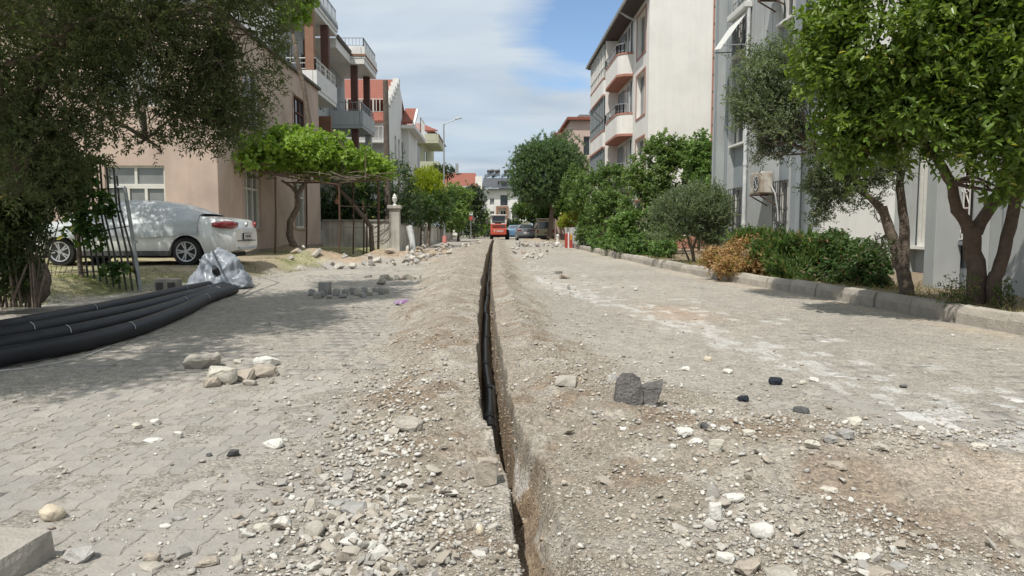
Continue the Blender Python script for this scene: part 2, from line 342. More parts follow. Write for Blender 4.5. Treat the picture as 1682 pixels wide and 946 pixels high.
soil = mixc(soil, (.235, .18, .13), ss(2.2 * (.1 + vn2(XX * 2.1, YY * 2.1, 73) + .8 * vn2(XX * 7, YY * 7, 74) - .35)) * .8 * cfy)
Cg = mixc(Cg, (0, 0, 0), sp) + soil * sp[..., None]
hpm = ss(hp * 2 - .3); Cg = mixc(Cg, (.36, .28, .20), hpm * (1 - sp))
red = np.exp(-((XX - 2.6) / .9) ** 2 - ((YY - 2.9) / .5) ** 2); Cg = mixc(Cg, (.48, .41, .335), np.clip(red * 1.1, 0, .85))
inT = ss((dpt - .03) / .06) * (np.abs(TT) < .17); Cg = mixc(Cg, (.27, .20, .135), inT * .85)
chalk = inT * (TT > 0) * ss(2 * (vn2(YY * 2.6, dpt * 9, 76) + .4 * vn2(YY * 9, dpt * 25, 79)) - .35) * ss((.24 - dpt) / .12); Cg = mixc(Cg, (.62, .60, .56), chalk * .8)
grs = mixc(np.zeros(XX.shape + (3,)) + np.array((.36, .33, .20)), (.13, .16, .05), ss(.5 + 1.5 * vn2(XX * 1.4, YY * 1.9, 75) + .5 * vn2(XX * 8, YY * 8, 77)) * .75)
grs = mixc(grs, (.30, .25, .18), ss(1.5 * vn2(XX * .6, YY * .5, 78)))
vgm = vg * (1 - hpm); Cg = mixc(Cg, (0, 0, 0), vgm) + grs * vgm[..., None]
Cg = mixc(Cg, (.24, .19, .13), bed * .9)
ks = np.exp(-((kerbx(YY) - .22 - XX) / (.18 + .08 * vn2(YY * 1.3, YY * 0, 95))) ** 2) * (XX < kerbx(YY)) * (YY < 40); Cg = mixc(Cg, (.46, .385, .29), ks * np.clip(.55 + .6 * vn2(XX * 5, YY * 3, 96), 0, 1) * .8)
nr, nc = XX.shape
idx = np.arange(nr * nc).reshape(nr, nc)
Fq = np.stack([idx[:-1, :-1], idx[:-1, 1:], idx[1:, 1:], idx[1:, :-1]], -1).reshape(-1, 4)
M['ground'] = mat_attr('street_soil_and_dust', rough=.97, bump=1, bscale=34, nscale=9, namt=.2, spec=.15, speck=70)
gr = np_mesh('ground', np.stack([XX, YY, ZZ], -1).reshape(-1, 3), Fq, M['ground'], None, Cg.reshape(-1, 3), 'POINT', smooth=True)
tag(gr, kind='structure')
# land all round, out to the horizon
M['land'] = mat('dry_land', (.30, .27, .2), (.2, .2, .12), scale=.1, rough=1)
mb = MB(); x0 = -14.9; x1 = 14.9; yb = 1.35; yt = 91.5; S = 1800
mb.add([(-S, -S, -.03), (S, -S, -.03), (S, S, -.03), (-S, S, -.03), (x0, yb, -.03), (x1, yb, -.03), (x1, yt, -.03), (x0, yt, -.03)],
       [(0, 1, 5, 4), (1, 2, 6, 5), (2, 3, 7, 6), (3, 0, 4, 7)])
tag(mb.build('terrain', M['land'], fix=False), kind='structure')

# ------------------------------------------------------------------ road paving
road = thing('road', None, None, kind='structure')
M['paver'] = mat_attr('paving_block', rough=.93, bump=.5, bscale=70, nscale=11, namt=.14, spec=.2)
PW, PL = .128, .205
def paver_poly(wd, ln, g=.0026):
    a = wd / 2 - g; b = ln / 2 - g; k = .018
    return [(-a, -b), (0, -b + k * .5), (a, -b), (a - k, -b * .35), (a, b * .2), (a + .0, b), (0, b + k * .5 - .002), (-a, b), (-a - 0, b * .2), (-a - k + .004, -b * .35)]
POLY = np.array(paver_poly(PW, PL)); NPV = len(POLY)
rs = np.random.RandomState(5)
allp = []
for side, xa, xb in (('l', -6.7, -.75), ('r', .8, 5.55)):
    yj = 2.1; r_ = 0
    while yj < 34:
        xs = np.arange(xa + (r_ % 2) * PW / 2, xb, PW); ys = np.full_like(xs, yj); allp.append(np.stack([xs, ys], 1)); yj += PL; r_ += 1
allp = np.concatenate(allp)
t_, eL_, eR_, sp_, vg_, bed_, hp_ = masks(allp[:, 0], allp[:, 1])
keep = (sp_ < .45) & (vg_ < .3) & (allp[:, 0] < kerbx(allp[:, 1]) - .12) & (hp_ < .25) & (allp[:, 0] > interp(allp[:, 1], EDGE) + .1)
keep &= np.abs(allp[:, 0]) < allp[:, 1] * .78 + .8
allp = allp[keep]; allp = allp[np.argsort(allp[:, 1] + .25 * np.abs(allp[:, 0]))]
n = len(allp); X, Y = allp[:, 0], allp[:, 1]
pc = np.zeros((n, 3)) + np.array((.315, .296, .268)); pc *= (1 + .06 * rs.randn(n))[:, None].clip(.85, 1.15)
pc = mixc(pc, (.35, .31, .28), (rs.rand(n) < .12) * .5)
pc = mixc(pc, (.385, .355, .31), ss(.4 + .9 * vn2(X * .9, Y * .6, 70)) * .55)
band = np.exp(-((X - (3.35 - .155 * Y)) / .22) ** 2) * (X > 1) * (Y < 20); wh = (rs.rand(n) < band * .85); pc = mixc(pc, (.60, .59, .57), wh * (.4 + .5 * rs.rand(n)))
band2 = np.exp(-((X - (3.9 - .14 * Y)) / .5) ** 2) * (X > 1) * (Y < 22); wh = (rs.rand(n) < band2 * .14); pc = mixc(pc, (.6, .59, .57), wh * .7)
pz = rs.randn(n) * .0012 + .001; pz = pz + np.where(rs.rand(n) < .04, -.006, 0)
tx = rs.randn(n) * .006; ty = rs.randn(n) * .005
inview = (Y > 2.2) & (np.abs(X) < Y * .71)
sel = np.where(inview)[0][:295]; isel = np.zeros(n, bool); isel[sel] = True
def pav_mesh(tone):
    vs = [(a * .96, b * .975, .0008) for a, b in POLY] + [(a, b, -.0025) for a, b in POLY] + [(a, b, -.045) for a, b in POLY]; k = NPV
    fs = [tuple(range(k))] + [(k * r + i, k * r + (i + 1) % k, k * (r - 1) + (i + 1) % k, k * (r - 1) + i) for r in (1, 2) for i in range(k)]
    me = bpy.data.meshes.new('paver'); me.from_pydata(vs, [], fs); a = me.attributes.new('Col', 'FLOAT_COLOR', 'FACE')
    for d in a.data: d.color = (*tone, 1)
    me.materials.append(M['paver']); return me
tones = [(.315, .296, .268), (.335, .312, .282), (.36, .335, .30), (.295, .279, .255), (.345, .31, .275), (.50, .49, .47)]; pms = [pav_mesh(tn) for tn in tones]
for i in sel:
    k = int(np.argmin([np.abs(pc[i] - np.array(tn)).sum() for tn in tones])); o = bpy.data.objects.new('paver', pms[k]); COL.objects.link(o); o.parent = road
    o.location = (X[i], Y[i], pz[i]); o.rotation_euler = (ty[i], tx[i], rs.randn() * .012)
ri = np.where(~isel)[0]; m_ = len(ri)
top = np.zeros((m_, NPV, 3)); bot = np.zeros((m_, NPV, 3))
for k in range(NPV):
    top[:, k, 0] = X[ri] + POLY[k, 0] * .985; top[:, k, 1] = Y[ri] + POLY[k, 1] * .99; top[:, k, 2] = pz[ri] + POLY[k, 0] * tx[ri] + POLY[k, 1] * ty[ri]
    bot[:, k, 0] = X[ri] + POLY[k, 0]; bot[:, k, 1] = Y[ri] + POLY[k, 1]; bot[:, k, 2] = pz[ri] - .02
V = np.concatenate([top, bot], 1).reshape(-1, 3); base = np.arange(m_)[:, None] * (2 * NPV)
sidef = np.concatenate([np.stack([base[:, 0] + i, base[:, 0] + NPV + i, base[:, 0] + NPV + (i + 1) % NPV, base[:, 0] + (i + 1) % NPV], 1) for i in range(NPV)])
q = NPV // 2
topf = np.concatenate([np.stack([base[:, 0] + a, base[:, 0] + b, base[:, 0] + c, base[:, 0] + d], 1) for a, b, c, d in ((0, 1, 2, 3), (0, 3, 8, 9), (3, 4, 7, 8), (4, 5, 6, 7))])
colr = np.concatenate([np.tile(pc[ri], (NPV, 1)), np.tile(pc[ri], (4, 1))])
pf = np_mesh('paver_field', V, np.concatenate([sidef, topf]), M['paver'], road, colr); tag(pf, kind='stuff')

# ------------------------------------------------------------------ kerb on the right
M['kerb'] = mat('kerb_concrete', (.46, .42, .36), (.35, .315, .27), scale=7, rough=.95, bump=.6, bscale=50, rnd=.12, stain=.25)
kerb = thing('kerb', None, None, (0, 0, 0), kind='structure')
mb = MB(); prof = [(0, -.12), (.012, .13), (.045, .215), (.17, .22), (.17, -.12)]
for k in range(2):
    pass
def kerb_mesh():
    mb = MB(); L = .80; mb.prism([(x, 0, z) for x, z in prof], (0, L, 0)); o = mb.build('kerb_stone', M['kerb'], None, local=True, bevel=.012); return o
proto = kerb_mesh(); ang = math.atan(.041); yk = 4.2; i = 0
while yk < 46:
    o = proto if i == 0 else proto.copy()
    if i: COL.objects.link(o)
    o.parent = kerb; ang = math.atan((kerbx(yk) - kerbx(yk + .8)) / .8); o.location = (float(kerbx(yk)) + random.uniform(-.012, .012), yk, random.uniform(-.012, .01)); o.rotation_euler = (random.uniform(-.012, .012), random.uniform(-.045, .045), ang + random.uniform(-.015, .015))
    yk += .825; i += 1
# ================================================================== BUILDINGS
M['pink'] = mat('pink_plaster', (.56, .44, .37), (.49, .375, .315), scale=1.4, rough=.93, bump=.25, bscale=120, streak=.05, stain=.2)
M['greyw'] = mat('grey_plaster', (.45, .465, .46), (.40, .415, .41), scale=1.2, rough=.93, bump=.3, bscale=110, streak=.05, stain=.13)
M['bluegrey'] = mat('blue_grey_panel', (.27, .30, .315), (.23, .255, .27), scale=1.5, rough=.85, bump=.2, bscale=90, streak=.06)
M['whitew'] = mat('white_plaster', (.74, .74, .72), (.67, .67, .65), scale=1.2, rough=.9, bump=.2, bscale=100, streak=.08)
M['cream'] = mat('cream_plaster', (.78, .76, .72), (.73, .705, .665), scale=.9, rough=.93, bump=.2, bscale=90, streak=.04, stain=.07)
M['salmon'] = mat('salmon_trim', (.40, .20, .15), (.34, .16, .12), scale=3, rough=.85)
M['brown'] = mat('brown_cladding', (.13, .06, .045), (.09, .045, .035), scale=4, rough=.75)
M['ochre'] = mat('ochre_cladding', (.28, .155, .10), (.22, .12, .08), scale=4, rough=.8)
M['eaves'] = mat('dark_brown_eaves', (.09, .07, .065), (.06, .05, .045), scale=5, rough=.8)
M['ltgrey'] = mat('light_grey_plaster', (.44, .46, .47), (.37, .39, .40), scale=1.1, rough=.9, streak=.1)
M['pvc'] = mat('pvc_pipe_white', (.62, .63, .62), (.45, .46, .46), scale=6, rough=.5, streak=.2)

def facade(mb, O, ud, nd, w, z0, z1, ops, depth=.14):
    """front sheet with real openings and their reveals. O=(x,y) start, ud/nd 2D unit directions"""
    us = sorted({0, w} | {u for o in ops for u in o[:2]}); zs = sorted({z0, z1} | {z for o in ops for z in o[2:4]})
    def pt(u, z, d=0): return (O[0] + ud[0] * u - nd[0] * d, O[1] + ud[1] * u - nd[1] * d, z)
    for i in range(len(us) - 1):
        for j in range(len(zs) - 1):
            uc = (us[i] + us[i + 1]) / 2; zc = (zs[j] + zs[j + 1]) / 2
            if any(o[0] < uc < o[1] and o[2] < zc < o[3] for o in ops): continue
            mb.add([pt(us[i], zs[j]), pt(us[i + 1], zs[j]), pt(us[i + 1], zs[j + 1]), pt(us[i], zs[j + 1])], [(0, 1, 2, 3)])
    for a, b, c, d in ops:
        for p, q in (((a, c), (b, c)), ((b, c), (b, d)), ((b, d), (a, d)), ((a, d), (a, c))):
            mb.add([pt(*p), pt(*q), pt(*q, depth), pt(*p, depth)], [(0, 1, 2, 3)])
def window(parent, O, ud, nd, op, depth=.14, fm='frame', gm='glass', vs=(.5,), hs=(), fw=.05, sill=None, trim=None, gmats=None, shutter=False, name='window'):
    a, b, c, d = op
    def P3(u, z, dd): return Vector((O[0] + ud[0] * u - nd[0] * dd, O[1] + ud[1] * u - nd[1] * dd, z))
    U = Vector((ud[0], ud[1], 0)); Nn = Vector((nd[0], nd[1], 0)); Zv = Vector((0, 0, 1))
    def bx(mb, u0, u1, z0, z1, d0, d1):
        c_ = P3((u0 + u1) / 2, (z0 + z1) / 2, (d0 + d1) / 2); mb.obox(c_, U * (u1 - u0) / 2, Nn * abs(d1 - d0) / 2, Zv * (z1 - z0) / 2)
    mb = MB(); f0 = depth - .07; f1 = depth + .02
    bx(mb, a, a + fw, c, d, f0, f1); bx(mb, b - fw, b, c, d, f0, f1); bx(mb, a + fw, b - fw, d - fw, d, f0, f1); bx(mb, a + fw, b - fw, c, c + fw, f0, f1)
    xs = [a + fw / 2] + [a + (b - a) * v for v in vs] + [b - fw / 2]
    for v in vs: bx(mb, a + (b - a) * v - fw * .6, a + (b - a) * v + fw * .6, c + fw, d - fw, f0 + .004, f1)
    for h in hs: bx(mb, a + fw, b - fw, c + (d - c) * h - fw * .55, c + (d - c) * h + fw * .55, f0 - .003, f1)
    w = mb.build(name, M[fm], parent)
    hz = [c + fw * .5] + [c + (d - c) * h for h in hs] + [d - fw * .5]
    for i in range(len(xs) - 1):
        for j in range(len(hz) - 1):
            g = MB(); bx(g, xs[i], xs[i + 1], hz[j], hz[j + 1], depth - .012 - .002 * ((i + j) % 2), depth + .015); g.build('pane', M[gm], w)
    if sill:
        s = MB(); bx(s, a - .06, b + .06, c - .06, c + .004, -.06, depth); s.build('sill', M[sill], w)
    if trim:
        s = MB(); tw = .09
        bx(s, a - tw, a - .002, c - tw, d + tw, -.03, .03); bx(s, b + .002, b + tw, c - tw, d + tw, -.03, .03); bx(s, a - .002, b + .002, d + .002, d + tw, -.028, .03); bx(s, a - .002, b + .002, c - tw, c - .002, -.028, .03)
        s.build('trim', M[trim], w)
    return w
def railing(parent, pts, h, m='white', posts=.9, bars=.13, name='railing', rails=1, br=.012):
    mb = MB()
    for p, q in zip(pts[:-1], pts[1:]):
        p = Vector(p); q = Vector(q); L = (q - p).length; n = max(1, int(L / posts)); mb.bar(p + Vector((0, 0, h)), q + Vector((0, 0, h)), .05, .04)
        for r in range(rails): mb.bar(p + Vector((0, 0, .08 + r * h * .45)), q + Vector((0, 0, .08 + r * h * .45)), .025)
        for i in range(n + 1): a = p + (q - p) * i / n; mb.bar(a, a + Vector((0, 0, h)), .045)
        nb = int(L / bars) if bars else 0
        for i in range(1, nb): a = p + (q - p) * i / nb; mb.bar(a + Vector((0, 0, .08)), a + Vector((0, 0, h)), br * 2)
    return mb.build(name, M[m], parent)

# ---- pink two-storey house, left
b = thing('apartment_house', 'pink two-storey plastered house with stained walls behind the covered white car', 'house', (-7.8, 21, .2))
south = ((-20, 21), (1, 0), (0, -1)); east = ((-7.8, 21), (0, 1), (1, 0))
so_ops = [(9.05, 10.72, 1.35, 2.86), (4.6, 6.2, 1.35, 2.86), (9.1, 10.6, 4.5, 6.1), (4.6, 6.2, 4.5, 6.1)]
ea_ops = [(2.1, 3.75, 1.12, 2.95), (8.0, 9.6, 1.12, 2.9), (2.3, 3.9, 4.35, 6.1), (8.0, 9.9, 4.3, 6.3)]
mb = MB(); facade(mb, *south, 12.2, .0, 7.2, so_ops); facade(mb, *east, 12.2, .0, 7.2, ea_ops)
mb.add([(-20, 33.2, 0), (-7.8, 33.2, 0), (-7.8, 33.2, 7.2), (-20, 33.2, 7.2)], [(0, 1, 2, 3)])
mb.add([(-20, 21, 0), (-20, 33.2, 0), (-20, 33.2, 7.2), (-20, 21, 7.2)], [(0, 1, 2, 3)])
mb.build('wall', M['pink'], b, fix=False)
part('roof_slab', mat('weathered_slab_edge', (.16, .14, .12), (.09, .08, .07), scale=4, rough=.95), b, (-20.2, -7.68, 20.88, 33.3, 7.2, 7.32), bevel=.02)
part('plinth', mat('damp_plinth', (.33, .27, .22), (.24, .2, .17), scale=2, rough=.95), b, (-20.0, -7.76, 20.96, 33.2, .0, .42))
window(b, *south, (so_ops[0][0], so_ops[0][1], 2.29, so_ops[0][3]), vs=(.5,), gm='curtain', fw=.06); window(b, *south, (so_ops[0][0], so_ops[0][1], so_ops[0][2], 2.287), vs=(.36, .66), gm='curtain', fw=.065, sill='conc')
window(b, *south, so_ops[1], vs=(.37, .67), hs=(.62,), gm='curtain', fw=.065)
for o_ in so_ops[2:]: window(b, *south, o_, vs=(.5,), gm='curtain')
window(b, *east, ea_ops[0], vs=(.33, .66), hs=(.68,), gm='curtain', fw=.06, sill='pink', trim='pink')
window(b, *east, ea_ops[1], vs=(.5,), hs=(.68,), gm='curtain', fw=.06, sill='pink', trim='pink')
window(b, *east, ea_ops[2], vs=(.5,), gm='glass', sill='conc', trim='pink'); window(b, *east, ea_ops[3], vs=(.33, .66), hs=(.7,), gm='glass', fm='brown', trim='pink')
mb = MB()
for yy, zt_, zb_ in ((25.7, 7.2, .4), (31.9, 7.15, 3.2), (30.7, 6.9, 4.2)): mb.tube([(-7.74, yy, zt_), (-7.74, yy + .03, zb_)], .022, 6)
pass

# ---- grey and brown apartment block with terraces, left
b = thing('apartment_building', 'light grey apartment block with dark brown columns and deep railed balconies, left side', 'building', (-9, 34, 0))
Oe = ((-9.7, 33.6), (0, 1), (1, 0)); ops = [(1, 2.6, 4.4, 6.6), (4.2, 5.6, 4.4, 6.6), (7.4, 9, 4.4, 6.6), (1, 2.6, 7.7, 9.9), (4.2, 5.6, 7.7, 9.9), (7.4, 9, 7.7, 9.9), (11.2, 12.6, 7.7, 9.9), (11.2, 12.6, 4.4, 6.6), (2.5, 4, 11.6, 13.2), (6.5, 8, 1, 2.6)]
mb = MB(); facade(mb, *Oe, 15, 0, 11.2, ops[:8] + ops[9:]); facade(mb, (-20, 33.6), (1, 0), (0, -1), 10.3, 0, 11.2, [])
mb.add([(-20, 48.6, 0), (-9.7, 48.6, 0), (-9.7, 48.6, 11.2), (-20, 48.6, 11.2)], [(0, 1, 2, 3)]); mb.build('wall', M['ltgrey'], b, fix=False)
for o_ in ops[:8] + ops[9:]: window(b, *Oe, o_, fm='white', vs=(.5,))
part('penthouse', M['ltgrey'], b, (-20, -10.6, 34, 41, 11.5, 14.6))
# slabs and parapets (x0,x1,y0,y1,z0,z1)
part('roof_terrace', M['white'], b, (-11, -8.35, 33.5, 40.0, 11.25, 11.45), (-8.5, -8.3, 33.45, 40.05, 11.47, 12.0), (-11, -8.52, 33.45, 33.6, 11.47, 12.0))
part('fascia_strip', M['bluegrey'], b, (-8.3, -8.27, 33.5, 40, 11.62, 11.80)); railing(b, [(-8.4, 33.6, 12), (-8.4, 40, 12)], .6, 'steel', bars=.2)
part('roof_slab', M['white'], b, (-11, -8.4, 40.06, 43.9, 10.7, 11.2), (-20.2, -11.02, 33.5, 48.8, 11.2, 11.4)); part('gutter_strip', M['eaves'], b, (-8.45, -8.3, 40.2, 43.8, 11.2, 11.42))
part('roof_slab', M['white'], b, (-11, -7.6, 43.92, 48.3, 10.7, 11.0), (-7.75, -7.55, 43.9, 48.35, 11.02, 11.7), (-10.9, -7.78, 43.9, 44.08, 11.02, 11.7)); part('fascia_strip', M['ochre'], b, (-11, -7.52, 43.86, 48.4, 11.15, 11.27))
railing(b, [(-10.8, 44, 11.7), (-7.65, 44, 11.7), (-7.65, 48.2, 11.7)], .5, 'steel', bars=.2)
part('balcony', M['white'], b, (-9.7, -8.05, 34.05, 38.2, 7.25, 7.42), (-8.2, -8.03, 34, 38.25, 7.44, 8.25), (-9.68, -8.22, 34, 34.14, 7.44, 8.25)); railing(b, [(-9.6, 34.07, 8.25), (-8.11, 34.07, 8.25), (-8.11, 38.2, 8.25)], .55, 'white', bars=.35, rails=2)
part('balcony', M['ltgrey'], b, (-9.7, -7.75, 43.9, 48.2, 7.0, 7.15), (-7.9, -7.73, 43.88, 48.25, 7.17, 8.0), (-9.66, -7.92, 43.88, 44.02, 7.17, 8.0)); railing(b, [(-9.6, 43.96, 8.0), (-7.82, 43.96, 8.0), (-7.82, 48.2, 8.0)], .5, 'steel', bars=.25)
part('balcony', M['ltgrey'], b, (-9.7, -7.9, 35, 43.8, 3.9, 4.1), (-8.05, -7.88, 35, 43.8, 4.12, 4.9)); railing(b, [(-7.97, 35, 4.9), (-7.97, 43.8, 4.9)], .5, 'white', bars=.35)
part('balcony', M['ltgrey'], b, (-9.7, -7.75, 43.9, 48.2, 3.7, 3.9), (-7.9, -7.73, 43.88, 48.25, 3.92, 4.6))
for x_, y_, z0_, z1_, m_k in ((-8.35, 34.2, 8.26, 11.24, 'ochre'), (-8.5, 37.9, 8.26, 11.24, 'brown'), (-8.3, 44.5, 8.02, 10.69, 'brown'), (-8.1, 47.6, 8.02, 10.69, 'brown'), (-8.9, 35.6, 4.11, 7.24, 'brown'), (-8.3, 44.5, 4.0, 6.99, 'brown'), (-8.0, 47.4, 4.0, 6.99, 'ltgrey'), (-8.3, 44.5, 0, 3.69, 'ltgrey'), (-8.2, 47.6, 0, 3.69, 'ltgrey')):
    part('column', M[m_k], b, (x_ - .19, x_ + .19, y_ - .19, y_ + .19, z0_, z1_))
part('cladding', M['ochre'], b, (-9.68, -9.62, 38.6, 40.9, 4.9, 7.2), (-9.68, -9.6, 38.3, 40.5, 8.2, 10.69), (-9.68, -8.62, 39.4, 39.6, 4.9, 7.0))
# ---- pale house with red roof and stepped gable
b = thing('gabled_house', 'pale house with red tiled roof and white stepped gable edge behind the utility pole', 'house', (-8, 52, 0))
mb = MB()
facade(mb, (-19, 52), (1, 0), (0, -1), 11.6, 0, 8.9, [(2, 4.4, 5.6, 7.4), (7, 9.6, 2.2, 4.2)])
facade(mb, (-7.4, 52), (0, 1), (1, 0), 15, 0, 8.9, [(3.2, 4.3, 5.4, 8.0), (5.2, 6.3, 5.4, 8.0), (3.2, 4.3, 2.0, 4.2), (7.4, 8.4, 5.4, 8)])
mb.add([(-7.4, 52, 8.9), (-7.4, 60, 8.9), (-7.4, 60, 11.4), (-7.4, 58, 12.6), (-7.4, 52, 9.9)], [(0, 1, 2, 3, 4)])
mb.add([(-19, 67, 0), (-7.4, 67, 0), (-7.4, 67, 8.9), (-19, 67, 8.9)], [(0, 1, 2, 3)]); mb.build('wall', M['whitew'], b, fix=False)
for Ox, op in ((((-19, 52), (1, 0), (0, -1)), (2, 4.4, 5.6, 7.4)), (((-19, 52), (1, 0), (0, -1)), (7, 9.6, 2.2, 4.2)), (((-7.4, 52), (0, 1), (1, 0)), (3.2, 4.3, 5.4, 8.0)), (((-7.4, 52), (0, 1), (1, 0)), (5.2, 6.3, 5.4, 8.0)), (((-7.4, 52), (0, 1), (1, 0)), (3.2, 4.3, 2.0, 4.2)), (((-7.4, 52), (0, 1), (1, 0)), (7.4, 8.4, 5.4, 8))): window(b, *Ox, op, fm='white')
MB().prism([(-19, 53.6, 10.3), (-7.75, 53.6, 10.3), (-7.75, 58, 12.6), (-19, 58, 12.6)], (0, .1, -.2)).build('roof', M['redtile'], b)
MB().prism([(-19, 58.1, 12.6), (-7.45, 58.1, 12.6), (-7.45, 66, 9.0), (-19, 66, 9.0)], (0, -.1, -.2)).build('roof', M['redtile'], b)
MB().prism([(-19, 51.2, 8.5), (-7.6, 51.2, 8.5), (-7.6, 52.7, 9.3), (-19, 52.7, 9.3)], (0, 0, -.15)).build('lower_roof', M['redtile'], b)
for k in range(6): part('gable_step', M['white'], b, (-7.76, -7.3, 52.2 + k, 53.1 + k, 9.7 + k * .48, 10.15 + k * .48))
railing(b, [(-19, 53.0, 9.3), (-7.6, 53.0, 9.3)], .95, 'white', bars=.25, br=.02); part('parapet_post', M['white'], b, (-11.1, -10.6, 52.8, 53.2, 9.32, 10.9))
part('balcony', M['whitew'], b, (-19, -7.5, 50.8, 51.98, 6.95, 7.15)); railing(b, [(-19, 50.9, 7.16), (-7.6, 50.9, 7.16)], .9, 'white', bars=.3)
part('bay', M['whitew'], b, (-7.4, -6.9, 60.0, 66.5, 0, 9.4)); part('balcony', M['white'], b, (-8.2, -6.5, 66.6, 70.5, 9.2, 9.5)); part('balcony', M['white'], b, (-8.2, -6.5, 66.6, 70.5, 4.8, 5.1)); railing(b, [(-8, 66.7, 9.52), (-6.6, 66.7, 9.52), (-6.6, 70.4, 9.52)], 1.5, 'white', bars=.12, br=.02); railing(b, [(-8, 66.7, 5.12), (-6.6, 66.7, 5.12), (-6.6, 70.4, 5.12)], 1.1, 'white', bars=.12, br=.02)
MB().prism([(-7.38, 59.2, 9.4), (-6.5, 59.2, 9.4), (-6.5, 62, 10.9), (-7.38, 62, 10.9)], (0, 0, .15)).build('porch_roof', M['redtile'], b); MB().prism([(-6.5, 59.0, 9.3), (-6.3, 59.0, 9.3), (-6.3, 62, 11.0), (-6.5, 62, 11.0)], (0, .5, .0)).build('pediment', M['white'], b)
part('porch_soffit', M['white'], b, (-7.38, -6.3, 59.0, 66, 9.02, 9.28)); part('wall_return', M['ltgrey'], b, (-15, -7.42, 67.02, 74, 0, 9.1))
# ---- yellow green block
M['lime'] = mat('pale_green_plaster', (.47, .48, .36), (.40, .41, .30), scale=1, rough=.9)
b = thing('green_apartment_building', 'pale yellow-green block with red roof and stacked balconies, beyond the gabled house', 'building', (-9, 82, 0))
mb = MB(); facade(mb, (-20, 82), (1, 0), (0, -1), 12.2, 0, 11.2, [(8.6, 10.6, 5.2, 7.0), (8.6, 10.6, 8.4, 10)]); facade(mb, (-7.8, 82), (0, 1), (1, 0), 14, 0, 11.2, [(2, 4, 5, 7), (2, 4, 8, 10)]); mb.build('wall', M['lime'], b, fix=False)
for op in ((8.6, 10.6, 5.2, 7.0), (8.6, 10.6, 8.4, 10)): window(b, (-20, 82), (1, 0), (0, -1), op, gm='glass')
for zz_ in (4.2, 7.4, 10.4): part('balcony', M['lime'], b, (-9.5, -6.1, 81, 90, zz_, zz_ + .25), (-6.25, -6.08, 81, 90, zz_ + .27, zz_ + 1.0), (-9.5, -6.27, 81, 81.15, zz_ + .27, zz_ + 1.0))
MB().prism([(-20, 81.5, 11.7), (-6.2, 81.5, 11.7), (-8.5, 87, 13.2), (-20, 87, 13.2)], (0, 0, .15)).build('roof', M['redtile'], b); MB().prism([(-6.0, 81.0, 11.2), (-6.0, 93, 11.2), (-8.4, 93, 13.0), (-8.4, 86.8, 13.0)], (.0, 0, .15)).build('roof', M['redtile'], b)
# ---- far red-roofed house
b = thing('far_house', 'low far house with wide brick-red hipped roof at the left end of the street', 'house', (-5, 125, 0))
part('wall', M['cream'], b, (-9, -2.6, 122, 134, 0, 7.9), (-3.1, -2.0, 121.4, 123, 0, 9.6))
MB().prism([(-9.4, 121, 8.0), (-2.6, 121, 8.0), (-3.2, 127, 10.4), (-9.4, 127, 10.4)], (0, .2, .2)).build('roof', M['redtile'], b); part('chimney', M['steel'], b, (-6.6, -6.1, 126, 126.5, 10.4, 12.1))
part('awning', M['eaves'], b, (-9.2, -2.2, 120, 121.9, 6.7, 6.85)); part('window', M['glass'], b, (-5.6, -4.3, 121.93, 121.99, 4.4, 6.2)); part('window', M['glass'], b, (-8.2, -7, 121.93, 121.99, 4.4, 6.2))
# ---- far white house with solar heaters
b = thing('white_house', 'white villa with charcoal roof and a brown framed window at the end of the street', 'house', (2, 132, 0))
def fx(px): return (px - 812) / 1200 * 130
def fz(py): return CAMH + (375 - py) / 1200 * 130
ops = [(fx(a) - fx(793), fx(c) - fx(793), fz(d), fz(b_)) for a, b_, c, d in ((805, 326, 812, 337), (805, 347, 812, 353), (822, 321, 834, 338), (822, 346, 831, 358), (841, 341, 852, 359))]
mb = MB(); facade(mb, (fx(793), 130), (1, 0), (0, -1), fx(870) - fx(793), 0, fz(313), ops, .25); mb.add([(fx(793), 130, 0), (fx(793), 142, 0), (fx(793), 142, fz(313)), (fx(793), 130, fz(313))], [(0, 1, 2, 3)]); mb.build('wall', M['whitew'], b, fix=False)
for op in ops: window(b, (fx(793), 130), (1, 0), (0, -1), op, depth=.25, fm='darkiron' if op[3] - op[2] > 1.6 else 'white', fw=.08)
M['charcoal'] = mat('charcoal_roof', (.085, .09, .10), (.06, .065, .07), scale=2, rough=.8, bump=.4, bscale=6)
part('fascia', M['charcoal'], b, (fx(791), fx(872), 129.2, 130.6, fz(313) + .01, fz(311)))
MB().prism([(fx(791), 129.4, fz(310)), (fx(872), 129.4, fz(310)), (fx(872), 136, fz(291)), (fx(794), 136, fz(291))], (0, .2, .15)).build('roof', M['charcoal'], b)
part('dormer', M['ltgrey'], b, (fx(820), fx(838), 130.2, 134, fz(310), fz(300))); part('dormer_roof', M['charcoal'], b, (fx(818), fx(842), 129.8, 134.5, fz(300) + .01, fz(298))); part('dormer_window', M['glass'], b, (fx(824), fx(833), 130.1, 130.18, fz(308), fz(301.5)))
mb = MB(); x0, x1, z0, z1 = fx(815), fx(835), fz(364), fz(339)
mb.box(x0, fx(819), 129.3, 129.98, z0, z1); mb.box(fx(831.5), x1, 129.3, 129.98, z0, z1); mb.box(fx(819), fx(831.5), 129.3, 129.98, fz(342.5), z1); mb.build('brown_frame', M['ochre'], b)
part('balcony_slab', M['white'], b, (fx(835), fx(870), 128.8, 129.98, fz(363), fz(361))); part('balcony_wall', M['white'], b, (fx(852), fx(858), 128.9, 129.98, fz(361), fz(341)))
